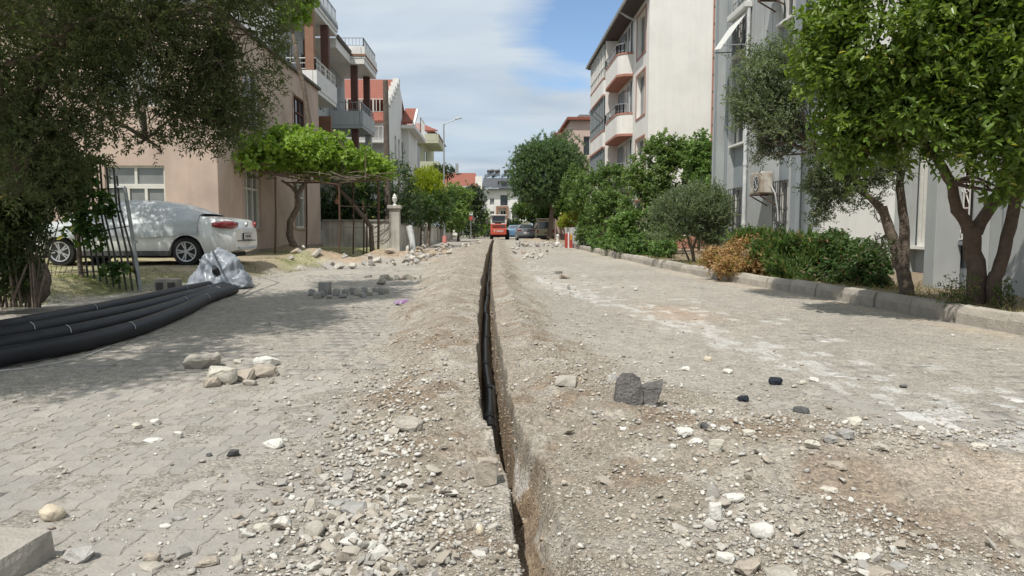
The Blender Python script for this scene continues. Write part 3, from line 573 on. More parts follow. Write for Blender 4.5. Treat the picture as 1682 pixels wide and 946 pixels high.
for k, (a, c) in enumerate(((795, 812), (808, 822), (824, 836), (834, 846))):
    s = thing('solar_heater', ['leftmost solar water heater panel on the far charcoal roof', 'second solar panel from the left on the far roof', 'third solar panel from the left with tank on the far roof', 'rightmost solar panel on the far charcoal roof'][k], 'solar heater', (fx((a + c) / 2), 136, fz(290)), group='solar heaters on the far roof')
    z_ = fz(290); xa, xb = fx(a), fx(c)
    MB().prism([(xa, 136, z_), (xb, 136, z_ + .5), (xb, 137.4, z_ + 1.3), (xa, 137.4, z_ + .6)], (0, .1, .12)).build('panel', M['glass'], s)
    MB().tube([(xa + .5, 137.6, z_ + 1.35), (xb, 137.6, z_ + 1.5)], .28, 10).build('tank', M['darkiron'], s, smooth=True)
    MB().bar((xb - .1, 137.4, z_), (xb - .1, 137.4, z_ + 1.3), .07).bar((xa + .2, 137.4, z_), (xa + .2, 137.4, z_ + .7), .07).build('stand', M['steel'], s)

# ---- grey apartment building, right
FX = 7.3
b = thing('grey_apartment_building', 'grey plastered apartment block with blue-grey window bays, pilasters and barred windows, right side', 'building', (FX, 14, 0))
YE = 24.6
def yw(px, x=FX): return x * 1200 / (px - 812)
Og = ((FX, YE), (0, -1), (-1, 0))    # u runs toward the camera
def U(px): return YE - yw(px)
bays = [(U(1198), U(1221)), (U(1272), U(1296)), (U(1310), U(1335)), (U(1503), U(1528)), (U(1562), U(1606))]
zt = 11.6; ops = []
for (a, c) in bays[:2]: ops.append((a, c, .35, 11.0))
ops.append((bays[2][0], bays[2][1], -.05, 11.0)); YS, YN, XS = 16.3, 12.1, 9.0; nops = [(bays[4][0] - (YE - YN), bays[4][1] - (YE - YN), .1, 6.2)]; dop = (YS - 15.65, YS - 15.06, .05, 3.3)
mb = MB(); facade(mb, *Og, YE - YS, -.1, zt, ops, .12); facade(mb, (FX, YN), (0, -1), (-1, 0), YN - 3.0, -.1, zt, nops, .12); facade(mb, (XS, YS), (0, -1), (-1, 0), YS - YN, -.1, zt, [dop], .12)
mb.add([(FX, YN, -.1), (XS, YN, -.1), (XS, YN, zt), (FX, YN, zt)], [(0, 1, 2, 3)])
mb.add([(FX, YE, -.1), (19, YE, -.1), (19, YE, zt), (FX, YE, zt)], [(0, 1, 2, 3)]); mb.add([(FX, 3, -.1), (19, 3, -.1), (19, 3, zt), (FX, 3, zt)], [(0, 1, 2, 3)]); mb.add([(FX, 3, zt), (19, 3, zt), (19, YE, zt), (FX, YE, zt)], [(0, 1, 2, 3)])
mb.build('wall', M['greyw'], b, fix=False); mb = MB(); facade(mb, (FX, YS), (1, 0), (0, -1), XS - FX, -.1, zt, []); mb.build('courtyard_wall', M['whitew'], b, fix=False)
def by(u): return YE - u
def bay_fill(u0, u1, zw, z0, z1, d=.12, **k):
    """blue-grey spandrels with a real window in each storey"""
    zs = [z0]
    for a, c in zw:
        part('spandrel', M['bluegrey'], b, (FX + d, FX + d + .05, by(u1), by(u0), zs[-1], a)); zs.append(c)
    part('spandrel', M['bluegrey'], b, (FX + d, FX + d + .05, by(u1), by(u0), zs[-1], z1))
    for a, c in zw: window(b, *Og, (u0 + .02, u1 - .02, a, c), depth=d + .12, **k)
def grille(u0, u1, z0, z1, m='darkiron', dx=-.03, scroll=False, nb=5, parent=None):
    mb = MB(); x = FX + dx; ya, yb2 = by(u1), by(u0)
    for i in range(nb + 1): y_ = ya + (yb2 - ya) * i / nb; mb.bar((x, y_, z0), (x, y_, z1), .016)
    for i in range(5): z_ = z0 + (z1 - z0) * i / 4; mb.bar((x - .004, ya, z_), (x - .004, yb2, z_), .02)
    if scroll:
        for i in range(nb):
            for j in range(4):
                yc = ya + (yb2 - ya) * (i + .5) / nb; zc = z0 + (z1 - z0) * (j + .62) / 4; s_ = (yb2 - ya) / nb * .46
                for sg in (1, -1):
                    mb.tube([(x - .006, yc + sg * s_ * .75 * math.cos(q) * (1 - q / 9), zc + sg * .05 + s_ * .75 * math.sin(q) * (1 - q / 9)) for q in [0, 1, 2, 3, 4, 5]], .006, 4)
                if (i + j) % 2: mb.bar((x, yc - s_, zc - .25), (x, yc + s_, zc + .0), .012)
    return mb.build('window_grille', M[m], b)
z3 = [(.83, 2.33), (3.63, 5.1), (6.3, 7.9), (9.2, 10.6)]
bay_fill(*bays[0], z3, .35, 11.0, vs=(.5,), sill='white'); bay_fill(*bays[1], z3, .35, 11.0, vs=(.5,), sill='white')
for (a, c) in bays[:2]: grille(a + .03, c - .03, .86, 2.3, nb=6); 
grille(bays[0][0] + .03, bays[0][1] - .03, 6.33, 7.85, nb=5, m='bluegrey')
part('recess_panel', M['bluegrey'], b, (FX + .12, FX + .17, by(bays[2][1]), by(bays[2][0]), -.05, 11))

part('spandrel', M['bluegrey'], b, (XS + .12, XS + .17, 15.06, 15.65, .05, .7)); window(b, (XS, YS), (0, -1), (-1, 0), (dop[0] + .01, dop[1] - .01, .72, 3.28), depth=.22, vs=(.35,), gm='curtain', fw=.06, sill='white', name='window')
part('door_step', M['conc'], b, (XS - .25, XS - .005, 14.6, 15.9, -.05, .08))
part('spandrel', M['bluegrey'], b, (FX + .05, FX + .17, by(bays[4][1]) + .003, by(bays[4][0]) - .003, .102, .83)); window(b, *Og, (bays[4][0] + .02, bays[4][1] - .02, .9, 2.9), depth=.22, vs=(.33, .66), fm='brown', gm='glass', sill='bluegrey'); part('spandrel', M['bluegrey'], b, (FX + .12, FX + .17, by(bays[4][1]), by(bays[4][0]), 2.92, 6.2))
grille(bays[4][0] + .04, bays[4][1] - .04, .93, 2.86, m='white', scroll=True, nb=4)
for pa, pb, dx in ((1299, 1309, .10), (1527, 1545, .42), (1607, 1624, .12), (1548, 1561, .10), (1188, 1190.5, .05), (1170.5, 1173, .03)):
    ya, yb2 = yw(pb, FX - dx), yw(pa, FX - dx); part('pilaster', M['greyw'] if dx > .11 else M['bluegrey'], b, (FX - dx, FX - .002, ya, yb2, -.1, 11.2), bevel=.008)
# wall joints and pipes
mb = MB()
for pxx in (1232, 1249, 1262): y_ = yw(pxx); mb.box(FX - .006, FX, y_ - .012, y_ + .012, 3.4, 11)
mb.build('wall_joint', M['bluegrey'], b)
mb = MB(); y_ = yw(1223, FX - .08); mb.tube([(FX - .08, y_, .3), (FX - .08, y_, 11.3)], .055, 10)
for z_ in (1.2, 2.9, 4.6, 6.3, 8): mb.tube([(FX - .08, y_, z_), (FX - .08, y_, z_ + .1)], .068, 10); mb.box(FX - .1, FX + .0, y_ - .02, y_ + .02, z_ - .12, z_ - .09)
mb.build('downpipe', M['pvc'], b, smooth=True)
mb = MB(); y_ = yw(1660, FX - .05); mb.tube([(FX - .05, y_, .1), (FX - .05, y_, 5.0)], .02, 8); mb.box(FX - .07, FX, y_ - .04, y_ + .04, 1.6, 1.63); mb.build('thin_pipe', M['steel'], b)
for k in range(18): part('wall_clip', M['darkiron'], b, (FX - .02, FX + .02, YE - .01, YE + .05, 1.2 + .55 * k, 1.27 + .55 * k))
def ac_unit(name, lab, y_, z_, rust):
    s = thing(name, lab, 'air conditioner', (FX - .38, y_, z_ - .32))
    MB().box(FX - .46, FX - .16, y_ - .40, y_ + .40, z_ - .27, z_ + .27).build('casing', M[rust], s, bevel=.02)
    mb = MB(); mb.lathe([(.17, -.475), (.17, -.462)], (FX + .0, y_ - .08, z_), 18, 'x'); mb.build('fan_grille', M['darkiron'], s)
    mb = MB()
    for k in range(5): mb.lathe([(.2 - k * .04, -.485), (.195 - k * .04, -.478)], (FX, y_ - .08, z_), 18, 'x')
    for k in range(4): a = k * math.pi / 4; mb.bar((FX - .487, y_ - .08 - .2 * math.cos(a), z_ - .2 * math.sin(a)), (FX - .487, y_ - .08 + .2 * math.cos(a), z_ + .2 * math.sin(a)), .01)
    mb.build('fan_guard', M['pvc'], s)
    for dy in (-.3, .3): MB().bar((FX - .5, y_ + dy, z_ - .30), (FX, y_ + dy, z_ - .30), .04).bar((FX - .5, y_ + dy, z_ - .31), (FX - .02, y_ + dy, z_ - .58), .03).build('bracket', M['iron'], s)
    MB().tube([(FX - .2, y_ - .42, z_ - .1), (FX - .12, y_ - .5, z_ - .3), (FX - .05, y_ - .5, z_ - .7), (FX - .03, y_ - .52, z_ - 1.0)], .018, 6).build('hose', M['pvc'], s)
M['acr'] = mat('rust_streaked_white_metal', (.55, .53, .47), (.22, .14, .09), scale=3.2, rough=.7)
M['acw'] = mat('weathered_white_metal', (.5, .49, .45), (.30, .25, .2), scale=3.5, rough=.7)
ac_unit('air_conditioner', 'rust-streaked white air conditioner on the grey wall above the low hedge', yw(1251, FX - .3), 2.28, 'acr')
ac_unit('air_conditioner', 'grimy air conditioner high on the grey wall at the top edge of the photo', yw(1256, FX - .3), 7.25, 'acw')
s = thing('window_awning', 'white drop-arm fabric awning over an upper window of the grey building', 'awning', (FX, 21.8, 7.2))
M['cloth'] = mat('awning_fabric', (.62, .62, .59), (.55, .55, .52), scale=3, rough=.9)
ya, yb2 = yw(1228), yw(1200)
MB().prism([(FX - .03, ya, 7.35), (FX - .03, yb2, 7.35), (FX - .68, yb2 - .25, 6.45), (FX - .78, ya + .3, 6.25)], (.012, 0, .012)).build('fabric', M['cloth'], s)
MB().box(FX - .22, FX, ya - .05, yb2 + .05, 7.33, 7.5).build('cassette', M['cloth'], s, bevel=.02)
for y_ in (ya + .28, yb2 - .28): MB().bar((FX - .72, y_, 6.35), (FX, y_, 6.38), .03).build('arm', M['steel'], s)

# ---- cream building with salmon trims, right
BX = 6.95; BY = 33.3
def yb_(px, x=BX): return x * 1200 / (px - 812)
b = thing('cream_apartment_building', 'cream four-storey apartment block with salmon window trims and curved balconies, right side', 'building', (BX, 40, 0))
On = ((BX, BY), (1, 0), (0, -1)); Os = ((BX, 48.5), (0, -1), (-1, 0))
def Ub(px): return 48.5 - yb_(px)
wz = [(.9, 2.4), (3.4, 5.35), (6.4, 8.4), (9.25, 11.2)]
sops = [(Ub(1043), Ub(1057), *z_) for z_ in wz]; rec = [(Ub(1011), Ub(1037), 3.05 + 2.95 * k, 5.55 + 2.95 * k) for k in range(3)]; far_ = [(Ub(979), Ub(982.5), z_[0], z_[1]) for z_ in wz[1:]]
rec2 = [(Ub(984.5), Ub(1006), 3.05 + 2.95 * k, 5.5 + 2.95 * k) for k in range(3)]
mb = MB(); facade(mb, *Os, 48.5 - BY, 0, 11.55, sops + far_, .22)
facade(mb, *On, 11, 0, 11.55, [(3.6, 5, *wz[1]), (3.6, 5, *wz[2]), (3.6, 5, *wz[3])], .2); mb.add([(BX, BY, 11.55), (BX + 11, BY, 11.55), (BX + 5.5, BY, 14)], [(0, 1, 2)])
mb.add([(BX, 48.5, 0), (BX + 11, 48.5, 0), (BX + 11, 48.5, 11.55), (BX, 48.5, 11.55)], [(0, 1, 2, 3)])
mb.build('wall', M['cream'], b, fix=False)
for o_ in sops: window(b, *Os, o_, depth=.22, vs=(.5,), gm='glass', fm='white', trim='salmon')
for o_ in far_: window(b, *Os, o_, depth=.22, vs=(), gm='glass', fm='white')
for k in (1, 2, 3): window(b, *On, (3.6, 5, *wz[k]), depth=.2, vs=(.5,), gm='curtain', fm='white')
part('corner_band', M['salmon'], b, (BX + 2.85, BX + 3.12, BY - .035, BY - .002, 0, 12.6)); part('plinth', M['salmon'], b, (BX - .05, BX + 11, BY - .05, 48.4, 0, .75))
part('ledge_band', M['salmon'], b, (BX + 3.3, BX + 7.8, BY - .05, BY - .003, 5.5, 5.7), (BX + 3.3, BX + 7.8, BY - .05, BY - .003, 8.55, 8.75))
MB().prism([(BX - .75, BY - .05, 11.55), (BX - .75, 49.3, 11.55), (BX - .75, 49.3, 11.75), (BX - .75, BY - .05, 11.75)], (.9, 0, .0)).build('eaves', M['eaves'], b)
MB().prism([(BX - .8, BY - .1, 11.76), (BX - .8, 49.4, 11.76), (BX + 5.5, 49.4, 14.3), (BX + 5.5, BY - .1, 14.3)], (0, 0, .12)).build('roof', M['eaves'], b)
mb = MB(); mb.tube([(BX - .82, BY, 11.68), (BX - .82, 49.4, 11.68)], .07, 8); mb.tube([(BX - .8, 36.4, 11.6), (BX - .4, 36.4, 11.35), (BX - .05, 36.4, 11.2)], .05, 8); mb.build('gutter', M['pvc'], b, smooth=True)
def curved(xf, y0, y1, z0, z1, m, nm, parent, r=.5, t_=.12):
    pts = [(BX, y0)] + [(xf + r - r * math.sin(a) , y0 + r - r * math.cos(a)) for a in [0, .4, .8, 1.2, 1.57]] + [(xf, y1 - r)] + [(xf + r - r * math.cos(a), y1 - r + r * math.sin(a)) for a in [.4, .8, 1.2, 1.57]] + [(BX, y1)]
    return MB().prism([(x, y, z0) for x, y in pts], (0, 0, z1 - z0)).build(nm, M[m], parent), pts
ya, yb2 = yb_(1037), yb_(1011)
for k in range(3):
    z_ = 2.9 + 2.95 * k
    curved(BX - .75, ya, yb2 - .4, z_, z_ + .95, 'cream', 'balcony', b); curved(BX - .78, ya - .03, yb2 - .37, z_ - .12, z_ - .002, 'salmon', 'balcony_edge', b)
    o_, pts = curved(BX - .77, ya - .02, yb2 - .38, z_ + .952, z_ + 1.05, 'salmon', 'balcony_edge', b); railing(b, [(x, y, z_ + 1.05) for x, y in pts[1:-1]], .42, 'steel', bars=.3)
    part('balcony_opening', M['bluegrey'], b, (BX - .012, BX + .05, ya + .15, yb2 - .5, z_ + .96, z_ + 2.65)); part('balcony_door', M['curtain'], b, (BX - .05, BX - .02, ya + .5, ya + 2.2, z_ + .96, z_ + 2.5)); part('door_frame', M['white'], b, (BX - .08, BX - .052, ya + 1.3, ya + 1.38, z_ + .96, z_ + 2.5), (BX - .08, BX - .052, ya + .42, ya + 2.28, z_ + 2.502, z_ + 2.58), (BX - .08, BX - .052, ya + .42, ya + .498, z_ + .96, z_ + 2.5))
    if k < 3:
        ya2, yb3 = yb2 + .3, yb_(984)
        curved(BX - .7, ya2, yb3, z_ - .05, z_ + .8, 'cream', 'balcony', b); curved(BX - .73, ya2 - .03, yb3 + .03, z_ - .16, z_ - .052, 'salmon', 'balcony_edge', b); curved(BX - .72, ya2 - .02, yb3 + .02, z_ + .802, z_ + .9, 'salmon', 'balcony_edge', b)
        mb = MB(); n_ = 9
        for i in range(n_ + 1): y_ = ya2 + .3 + (yb3 - ya2 - .6) * i / n_; mb.bar((BX - .66, y_, z_ + .9), (BX - .66, y_, z_ + 2.75), .05)
        for zq in (.92, 1.5, 2.72): mb.bar((BX - .66, ya2 + .2, z_ + zq), (BX - .66, yb3 - .2, z_ + zq), .05)
        mb.build('balcony_glazing_frame', M['white'] if k == 2 else M['bluegrey'], b); part('balcony_glazing', M['curtain'] if k == 2 else M['glass'], b, (BX - .64, BX - .6, ya2 + .25, yb3 - .25, z_ + .92, z_ + 2.72), (BX - .63, BX - .05, ya2 + .2, ya2 + .24, z_ + .92, z_ + 2.72))
part('balcony_partition', M['cream'], b, (BX - .7, BX - .01, yb2 - .38, yb2 - .25, 2.8, 11.5))
s = thing('clothes_line_rack', 'folding metal drying rack standing out from the middle cream balcony', 'drying rack', (BX - .8, 42, 7))
MB().bar((BX - .75, 41.5, 7.1), (BX - 1.6, 40.6, 7.6), .04).bar((BX - .75, 42.6, 7.1), (BX - 1.6, 41.7, 7.6), .04).bar((BX - 1.6, 40.6, 7.6), (BX - 1.6, 41.7, 7.6), .03).bar((BX - 1.2, 41, 7.35), (BX - 1.2, 42.1, 7.35), .02).build('frame', M['steel'], s)
# ---- pink far block
M['pink2'] = mat('pale_pink_plaster', (.56, .43, .38), (.5, .38, .33), scale=.8, rough=.9)
b = thing('pink_apartment_building', 'pale pink block with brick-red roof edge behind the round pine, right side', 'building', (7, 62, 0))
mb = MB(); facade(mb, (6.4, 62), (1, 0), (0, -1), 9, 0, 10.1, [(1.1, 2.2, 7.2, 8.8)], .2); facade(mb, (6.4, 78), (0, -1), (-1, 0), 16, 0, 10.1, [(11, 13, 6.6, 8.4), (11, 13, 3.4, 5.2)], .2); mb.build('wall', M['pink2'], b, fix=False)
window(b, (6.4, 62), (1, 0), (0, -1), (1.1, 2.2, 7.2, 8.8), depth=.2); window(b, (6.4, 78), (0, -1), (-1, 0), (11, 13, 6.6, 8.4), depth=.2)
part('roof_edge', M['redtile'], b, (6.1, 15.5, 61.6, 78.3, 10.12, 10.35)); part('stair_tower', M['pink2'], b, (5.6, 6.38, 66, 72, 0, 9.4)); part('tower_roof', M['redtile'], b, (5.4, 6.38, 65.8, 72.3, 9.42, 9.6)); MB().prism([(6.9, 63, 10.36), (15, 63, 10.36), (15, 69, 11.6), (8, 69, 11.6)], (0, .2, .1)).build('roof', M['eaves'], b)
# ================================================================== STREET THINGS
# ---- garden wall left with pillar
M['gwall'] = mat('stained_garden_wall', (.68, .65, .59), (.52, .49, .43), scale=1.5, rough=.95, bump=.5, bscale=40, streak=.3, stain=.3)
M['cope'] = mat('grey_coping', (.27, .255, .23), (.2, .19, .17), scale=4, rough=.95)
s = thing('garden_wall', 'low stained white garden wall with grey coping behind the vine pergola', 'wall', (-6, 33, 0))
part('wall', M['gwall'], s, (-7.75, -4.75, 33.3, 33.5, 0, 1.42)); part('coping', M['cope'], s, (-7.75, -4.72, 33.24, 33.56, 1.42, 1.5))
s = thing('gate_pillar', 'white square gate pillar topped by an urn-shaped finial', 'pillar', (-4.6, 33.4, 0))
part('shaft', M['gwall'], s, (-4.72, -4.28, 33.15, 33.6, 0, 1.98)); part('cap', M['gwall'], s, (-4.8, -4.2, 33.07, 33.68, 1.98, 2.14), bevel=.02)
MB().lathe([(.11, 2.141), (.05, 2.19), (.05, 2.26), (.11, 2.36), (.12, 2.47), (.08, 2.52), (.09, 2.55), (.02, 2.65), (.01, 2.68)], (-4.5, 33.37, 0), 16).build('finial', M['white'], s, smooth=True)
s = thing('roadside_wall', 'long stained plaster wall running along the left pavement from the pillar', 'wall', (-4.4, 45, 0))
for k, (y0, y1, h) in enumerate(((34.2, 44, 1.25), (46, 57, 1.15), (58.5, 78, 1.2))): part('wall', M['gwall'], s, (-4.62, -4.42, y0, y1, 0, h)); part('coping', M['cope'], s, (-4.66, -4.38, y0, y1, h, h + .07))
for k in range(5): part('post', M['gwall'], s, (-4.7, -4.36, 44.3 + .9 * k, 44.5 + .9 * k, 0, 1.5))
s = thing('metal_gate', 'dark barred garden gate between two lengths of the roadside wall', 'gate', (-4.5, 45, 0)); mb = MB()
for k in range(14): mb.bar((-4.5, 57.1 + k * .1, .1), (-4.5, 57.1 + k * .1, 1.4), .03)
mb.bar((-4.5, 57.1, 1.3), (-4.5, 58.4, 1.3), .04); mb.build('bars', M['darkiron'], s)
s = thing('standing_pipe', 'pale plastic pipe leaning upright against the roadside wall', 'pipe', P(675, 412, 33)); a = P(679, 412, 32.5); a.z = 0.05
MB().tube([a, P(677, 395, 32.6), P(672, 372, 32.8)], [.13, .13, .15], 12).build('tube', M['pvc'], s, smooth=True)
# ---- poles
s = thing('utility_pole', 'tall weathered brown utility pole standing behind the garden wall', 'pole', (-5, 34.5, 0)); x_ = P(636, 300, 34.5).x
M['pole'] = mat('weathered_wood', (.17, .14, .115), (.11, .09, .075), scale=6, rough=.95, bump=.5, bscale=20, streak=.3)
MB().tube([(x_ + .02, 34.5, 0), (x_, 34.5, 4), (x_ - .02, 34.5, 7.9)], [.16, .14, .115], 10, jit=.08).build('shaft', M['pole'], s, smooth=True)
def street_lamp(lab, px, pyb, pyt, Y, armpx, r=.075):
    x = P(px, 300, Y).x; zt_ = P(px, pyt, Y).z; s = thing('street_lamp', lab, 'street lamp', (x, Y, 0), group='street lamps')
    xa = P(armpx, 195, Y).x; d = 1 if xa > x else -1
    MB().tube([(x, Y, 0), (x, Y, zt_ - .1), (x + d * .08, Y, zt_)], [r, r * .7, r * .6], 10).build('post', M['steel'], s, smooth=True)
    MB().tube([(x + d * .05, Y, zt_ - .03), (x + (xa - x) * .7, Y, zt_ + .32)], r * .45, 8).build('arm', M['steel'], s, smooth=True)
    MB().obox((x + (xa - x) * .85, Y, zt_ + .38), ((xa - x) * .2, 0, .06), (0, .11, 0), (0, 0, .05)).build('lamp_head', M['pvc'], s, bevel=.03)
    return s, x
s, x_ = street_lamp('tall grey street lamp with arm and a red-white band at its foot', 729.5, 398, 203, 55, 757)
MB().tube([(x_, 55, .02), (x_, 55, .55)], .17, 12).build('traffic_wrap', mat('red_white_plastic', (.62, .16, .13), (.6, .3, .27), scale=3, rough=.5), s, smooth=True)
street_lamp('thin far street lamp in front of the white villa', 796.5, 395, 313, 100, 806, .09)
street_lamp('far thin mast near the gate at the right end of the roadside wall', 777, 395, 355, 78, 773, .05)
s = thing('stop_sign', 'small red and white sign on a thin post beside the left hedge', 'sign', P(773, 392, 74)); x_ = P(773.5, 380, 74).x
MB().bar((x_, 74, 0), (x_, 74, 2.4), .06).build('post', M['steel'], s); MB().lathe([(.2, 73.9), (.2, 73.94)], (x_, 0, 2.1), 8, 'y').build('plate', mat('sign_red', (.5, .08, .06)), s); MB().box(x_ - .2, x_ + .2, 73.86, 73.895, 2.42, 2.75).build('white_plate', M['white'], s)
# ---- pergola
s = thing('pergola', 'rusty pipe pergola frame leaning over the verge by the pink house', 'pergola', (-6.5, 26, .2))
tops = {}
def post(px, pyt, pyb, Y, r=.03):
    a = P(px, pyb, Y); a.z = Hs(a.x, a.y) - .05; t_ = P(px, pyt, Y); MB().tube([a, (a + t_) / 2 + Vector((.02, 0, 0)), t_], r, 8).build('post', M['iron'], s); return t_
tl = [post(374, 274, 420, 22.6), post(452, 290, 424, 23.6), post(503, 297, 412, 26.5), post(557, 300, 420, 24.5), post(580, 300, 415, 27), post(621, 290, 418, 27, .045), post(597, 330, 410, 28), post(602, 350, 412, 28.2)]
mb = MB()
for a, c in (((345, 270, 22.2), (452, 283, 23.6)), ((358, 268, 23), (450, 270, 23)), ((452, 286, 23.6), (620, 292, 27)), ((374, 272, 22.6), (560, 304, 24.6)), ((470, 300, 25), (640, 296, 27)), ((440, 280, 28), (640, 285, 29)), ((560, 300, 24.5), (640, 289, 29)), ((345, 270, 22.2), (440, 274, 29)), ((500, 298, 24.4), (530, 290, 29)), ((600, 292, 25.5), (590, 288, 29))):
    mb.tube([P(*a), P((a[0] + c[0]) / 2, (a[1] + c[1]) / 2 + 2, (a[2] + c[2]) / 2), P(*c)], .028, 6)
mb.build('roof_rails', M['iron'], s)
mb = MB()
for py in (338, 372): mb.tube([P(557, py, 24.5), P(590, py + 2, 26), P(621, py, 27)], .012, 5)
mb.build('side_wires', M['iron'], s)
s = thing('hanging_bulb', 'small reddish lamp hanging under the pergola', 'lamp', P(553, 325, 27)); p_ = P(553, 330, 27)
MB().tube([P(553, 300, 27), p_ + Vector((0, 0, .1))], .006, 4).lathe([(.03, .1), (.08, .02), (.09, -.04), (.03, -.12)], p_, 10).build('shade', M['salmon'], s)
# ---- leaning fence grille
s = thing('iron_fence_panel', 'dark iron bar panel leaning left in front of the covered car', 'fence', P(190, 475, 12.6))
def Pf(px, py): return P(px, py, 12.7)
for k in range(10):
    xb = 138 + 10.0 * k; xt = 112 + 9.2 * k + (k % 3) * 2; yt_ = 300 - 34 * math.sin(k / 9 * 2.6) + (k % 2) * 6; yb__ = 482 - k * .6
    MB().tube([Pf(xb, yb__), Pf((xb * .62 + xt * .38), 410), Pf(xt + 2, 340), Pf(xt - 3, yt_)], .017, 6).build('bar', M['darkiron'], s)
MB().tube([Pf(231, 478), Pf(218, 390), Pf(205, 308)], .032, 8).build('frame_post', M['steel'], s); MB().tube([Pf(205, 308), Pf(192, 308)], .03, 8).build('frame_corner', M['steel'], s)
mb = MB(); 
for rl_ in ((Pf(110, 314), Pf(150, 311), Pf(200, 309)), (Pf(125, 384), Pf(170, 378), Pf(215, 371)), (Pf(130, 448), Pf(200, 443), Pf(226, 438))): MB().tube(list(rl_), .01, 6).build('cross_rail', M['darkiron'], s)
MB().lathe([(.035, -.006), (.035, .006)], P(223, 397, 12.62), 12, 'y').build('latch_ring', M['steel'], s)
mb = MB()
for k in range(9):
    mb.tube([P(66 + 9 * k, 436, 12.9), P(62 + 9 * k + 6 * math.sin(k), 458, 12.9), P(68 + 9 * k, 485, 12.9)], .006, 4); mb.tube([P(64, 436 + 6 * k, 12.92), P(100, 438 + 6 * k + 3 * math.sin(k * 2), 12.92), P(142, 436 + 6 * k, 12.92)], .005, 4)
tag(mb.build('wire_mesh', M['iron'], None), 'sagging rusty wire mesh between the shrub and the iron bars', 'fence')
# ---- stone edging and blocks near the fence
def hull(name, m, pts, parent=None, loc=None, sub=0, amp=0, seed=0, col=None, smooth=False):
    bm = bmesh.new(); 
    for p in pts: bm.verts.new(p)
    r = bmesh.ops.convex_hull(bm, input=bm.verts); bmesh.ops.delete(bm, geom=[v for v in bm.verts if not v.link_faces], context='VERTS')
    if sub:
        bmesh.ops.triangulate(bm, faces=bm.faces); bmesh.ops.subdivide_edges(bm, edges=bm.edges, cuts=sub, use_grid_fill=True, smooth=.25 if smooth else .06)
        bm.verts.ensure_lookup_table(); bm.normal_update(); co = np.array([v.co for v in bm.verts]); sz = np.ptp(co, axis=0).max()
        nn = vn3(co / sz * 5, seed) + .5 * vn3(co / sz * 13, seed + 1) + .3 * vn3(co / sz * 30, seed + 2)
        for v, d in zip(bm.verts, nn): v.co += v.normal * float(d) * amp * sz
    me = bpy.data.meshes.new(name); bmesh.ops.recalc_face_normals(bm, faces=bm.faces); bm.to_mesh(me); bm.free()
    if col is not None:
        a = me.attributes.new('Col', 'FLOAT_COLOR', 'FACE')
        for d in a.data: d.color = (*col, 1)
    me.materials.append(m)
    if smooth: me.polygons.foreach_set('use_smooth', [True] * len(me.polygons))
    o = bpy.data.objects.new(name, me); COL.objects.link(o)
    if loc is not None: o.location = loc
    if parent is not None: o.parent = parent
    return o
def rpts(rs, dx, dy, dz, n=22, box=.35):
    p = rs.randn(n, 3); p /= np.linalg.norm(p, axis=1)[:, None]; p = np.sign(p) * np.abs(p) ** (1 - box); p *= rs.uniform(.85, 1, (n, 1))
    return p * np.array([dx, dy, dz]) / 2
CR = {'pale': (.52, .49, .42), 'white': (.62, .60, .55), 'tan': (.39, .34, .28), 'grey': (.33, .32, .30), 'dark': (.10, .10, .10), 'cream': (.55, .48, .37), 'black': (.02, .024, .035), 'mid': (.40, .37, .32), 'conc': (.40, .385, .36)}
def rock(px, pyb, w, h, c, label, name='stone', smooth=False, n=22, box=.35, yaw=None, dep=1.0, seed=None, zoff=0, amp=.05, cat='stone', group=None):
    g = G(px, pyb, .02); z = Hs(g.x, g.y)
    for _ in range(4): g = G(px, pyb, z); z = Hs(g.x, g.y + .02)
    sc = g.y / 1200 * 1.02; W_ = w * sc; tt = CAMH / g.y; H_ = max(h * sc - W_ * .45 * dep * tt, h * sc * .55)
    rs = np.random.RandomState(seed if seed is not None else int(px * 7 + pyb)); D = W_ * .8 * dep
    o = hull(name, M['stone'], rpts(rs, W_, D, H_ * 1.15, n, box), None, (g.x, g.y + D * .45, z + H_ * .42 + zoff), sub=2 if w > 24 else 1, amp=amp, seed=int(px), col=CR[c], smooth=smooth)
    o.rotation_euler = (0, 0, (yaw if yaw is not None else rs.uniform(-.5, .5))); tag(o, label, cat, group); return o
rock(322, 608, 66, 32, 'mid', 'large grey rounded boulder, leftmost of the rubble group in the tree shade', amp=.05, n=30, box=.2)
rock(358, 634, 52, 38, 'pale', 'pale crusty rubble stone right of the grey boulder')
rock(342, 637, 34, 20, 'tan', 'small tan wedge stone in front of the pale crusty stone')
rock(395, 628, 38, 26, 'tan', 'tan broken stone in the middle of the rubble group')
rock(428, 622, 50, 26, 'tan', 'tan mortar block carrying a pale slab, right end of the rubble group')
rock(434, 604, 56, 18, 'white', 'flat pale slab lying on top of the rubble group', dep=.8, zoff=.01)
rock(408, 634, 24, 14, 'mid', 'small stone at the right foot of the rubble group')
rock(388, 598, 14, 9, 'pale', 'small pale stone behind the rubble group')
rock(75, 859, 50, 34, 'cream', 'round cream stone on the paving at the lower left', smooth=True, box=.1)
rock(121, 928, 50, 36, 'conc', 'jagged grey concrete chunk beside the big block, lower left corner')
rock(447, 738, 34, 20, 'white', 'pale wedge stone alone on the paving left of the gravel')
rock(671, 712, 46, 34, 'mid', 'light grey angular stone on the left spoil bank')
rock(801, 800, 46, 54, 'tan', 'tan square block balanced on the left rim of the trench', box=.7, dep=.8, yaw=.1)
rock(932, 635, 44, 22, 'mid', 'flat tan-grey slab on the right spoil bank left of the dark kerb piece', dep=1.1)
rock(1007, 628, 20, 18, 'white', 'small white stone just left of the dark kerb piece')
rock(1180, 858, 28, 38, 'white', 'upright white stone on the right rubble, tallest of the white ones', box=.5)
rock(1210, 826, 40, 20, 'white', 'long white stone lying behind the upright white one')
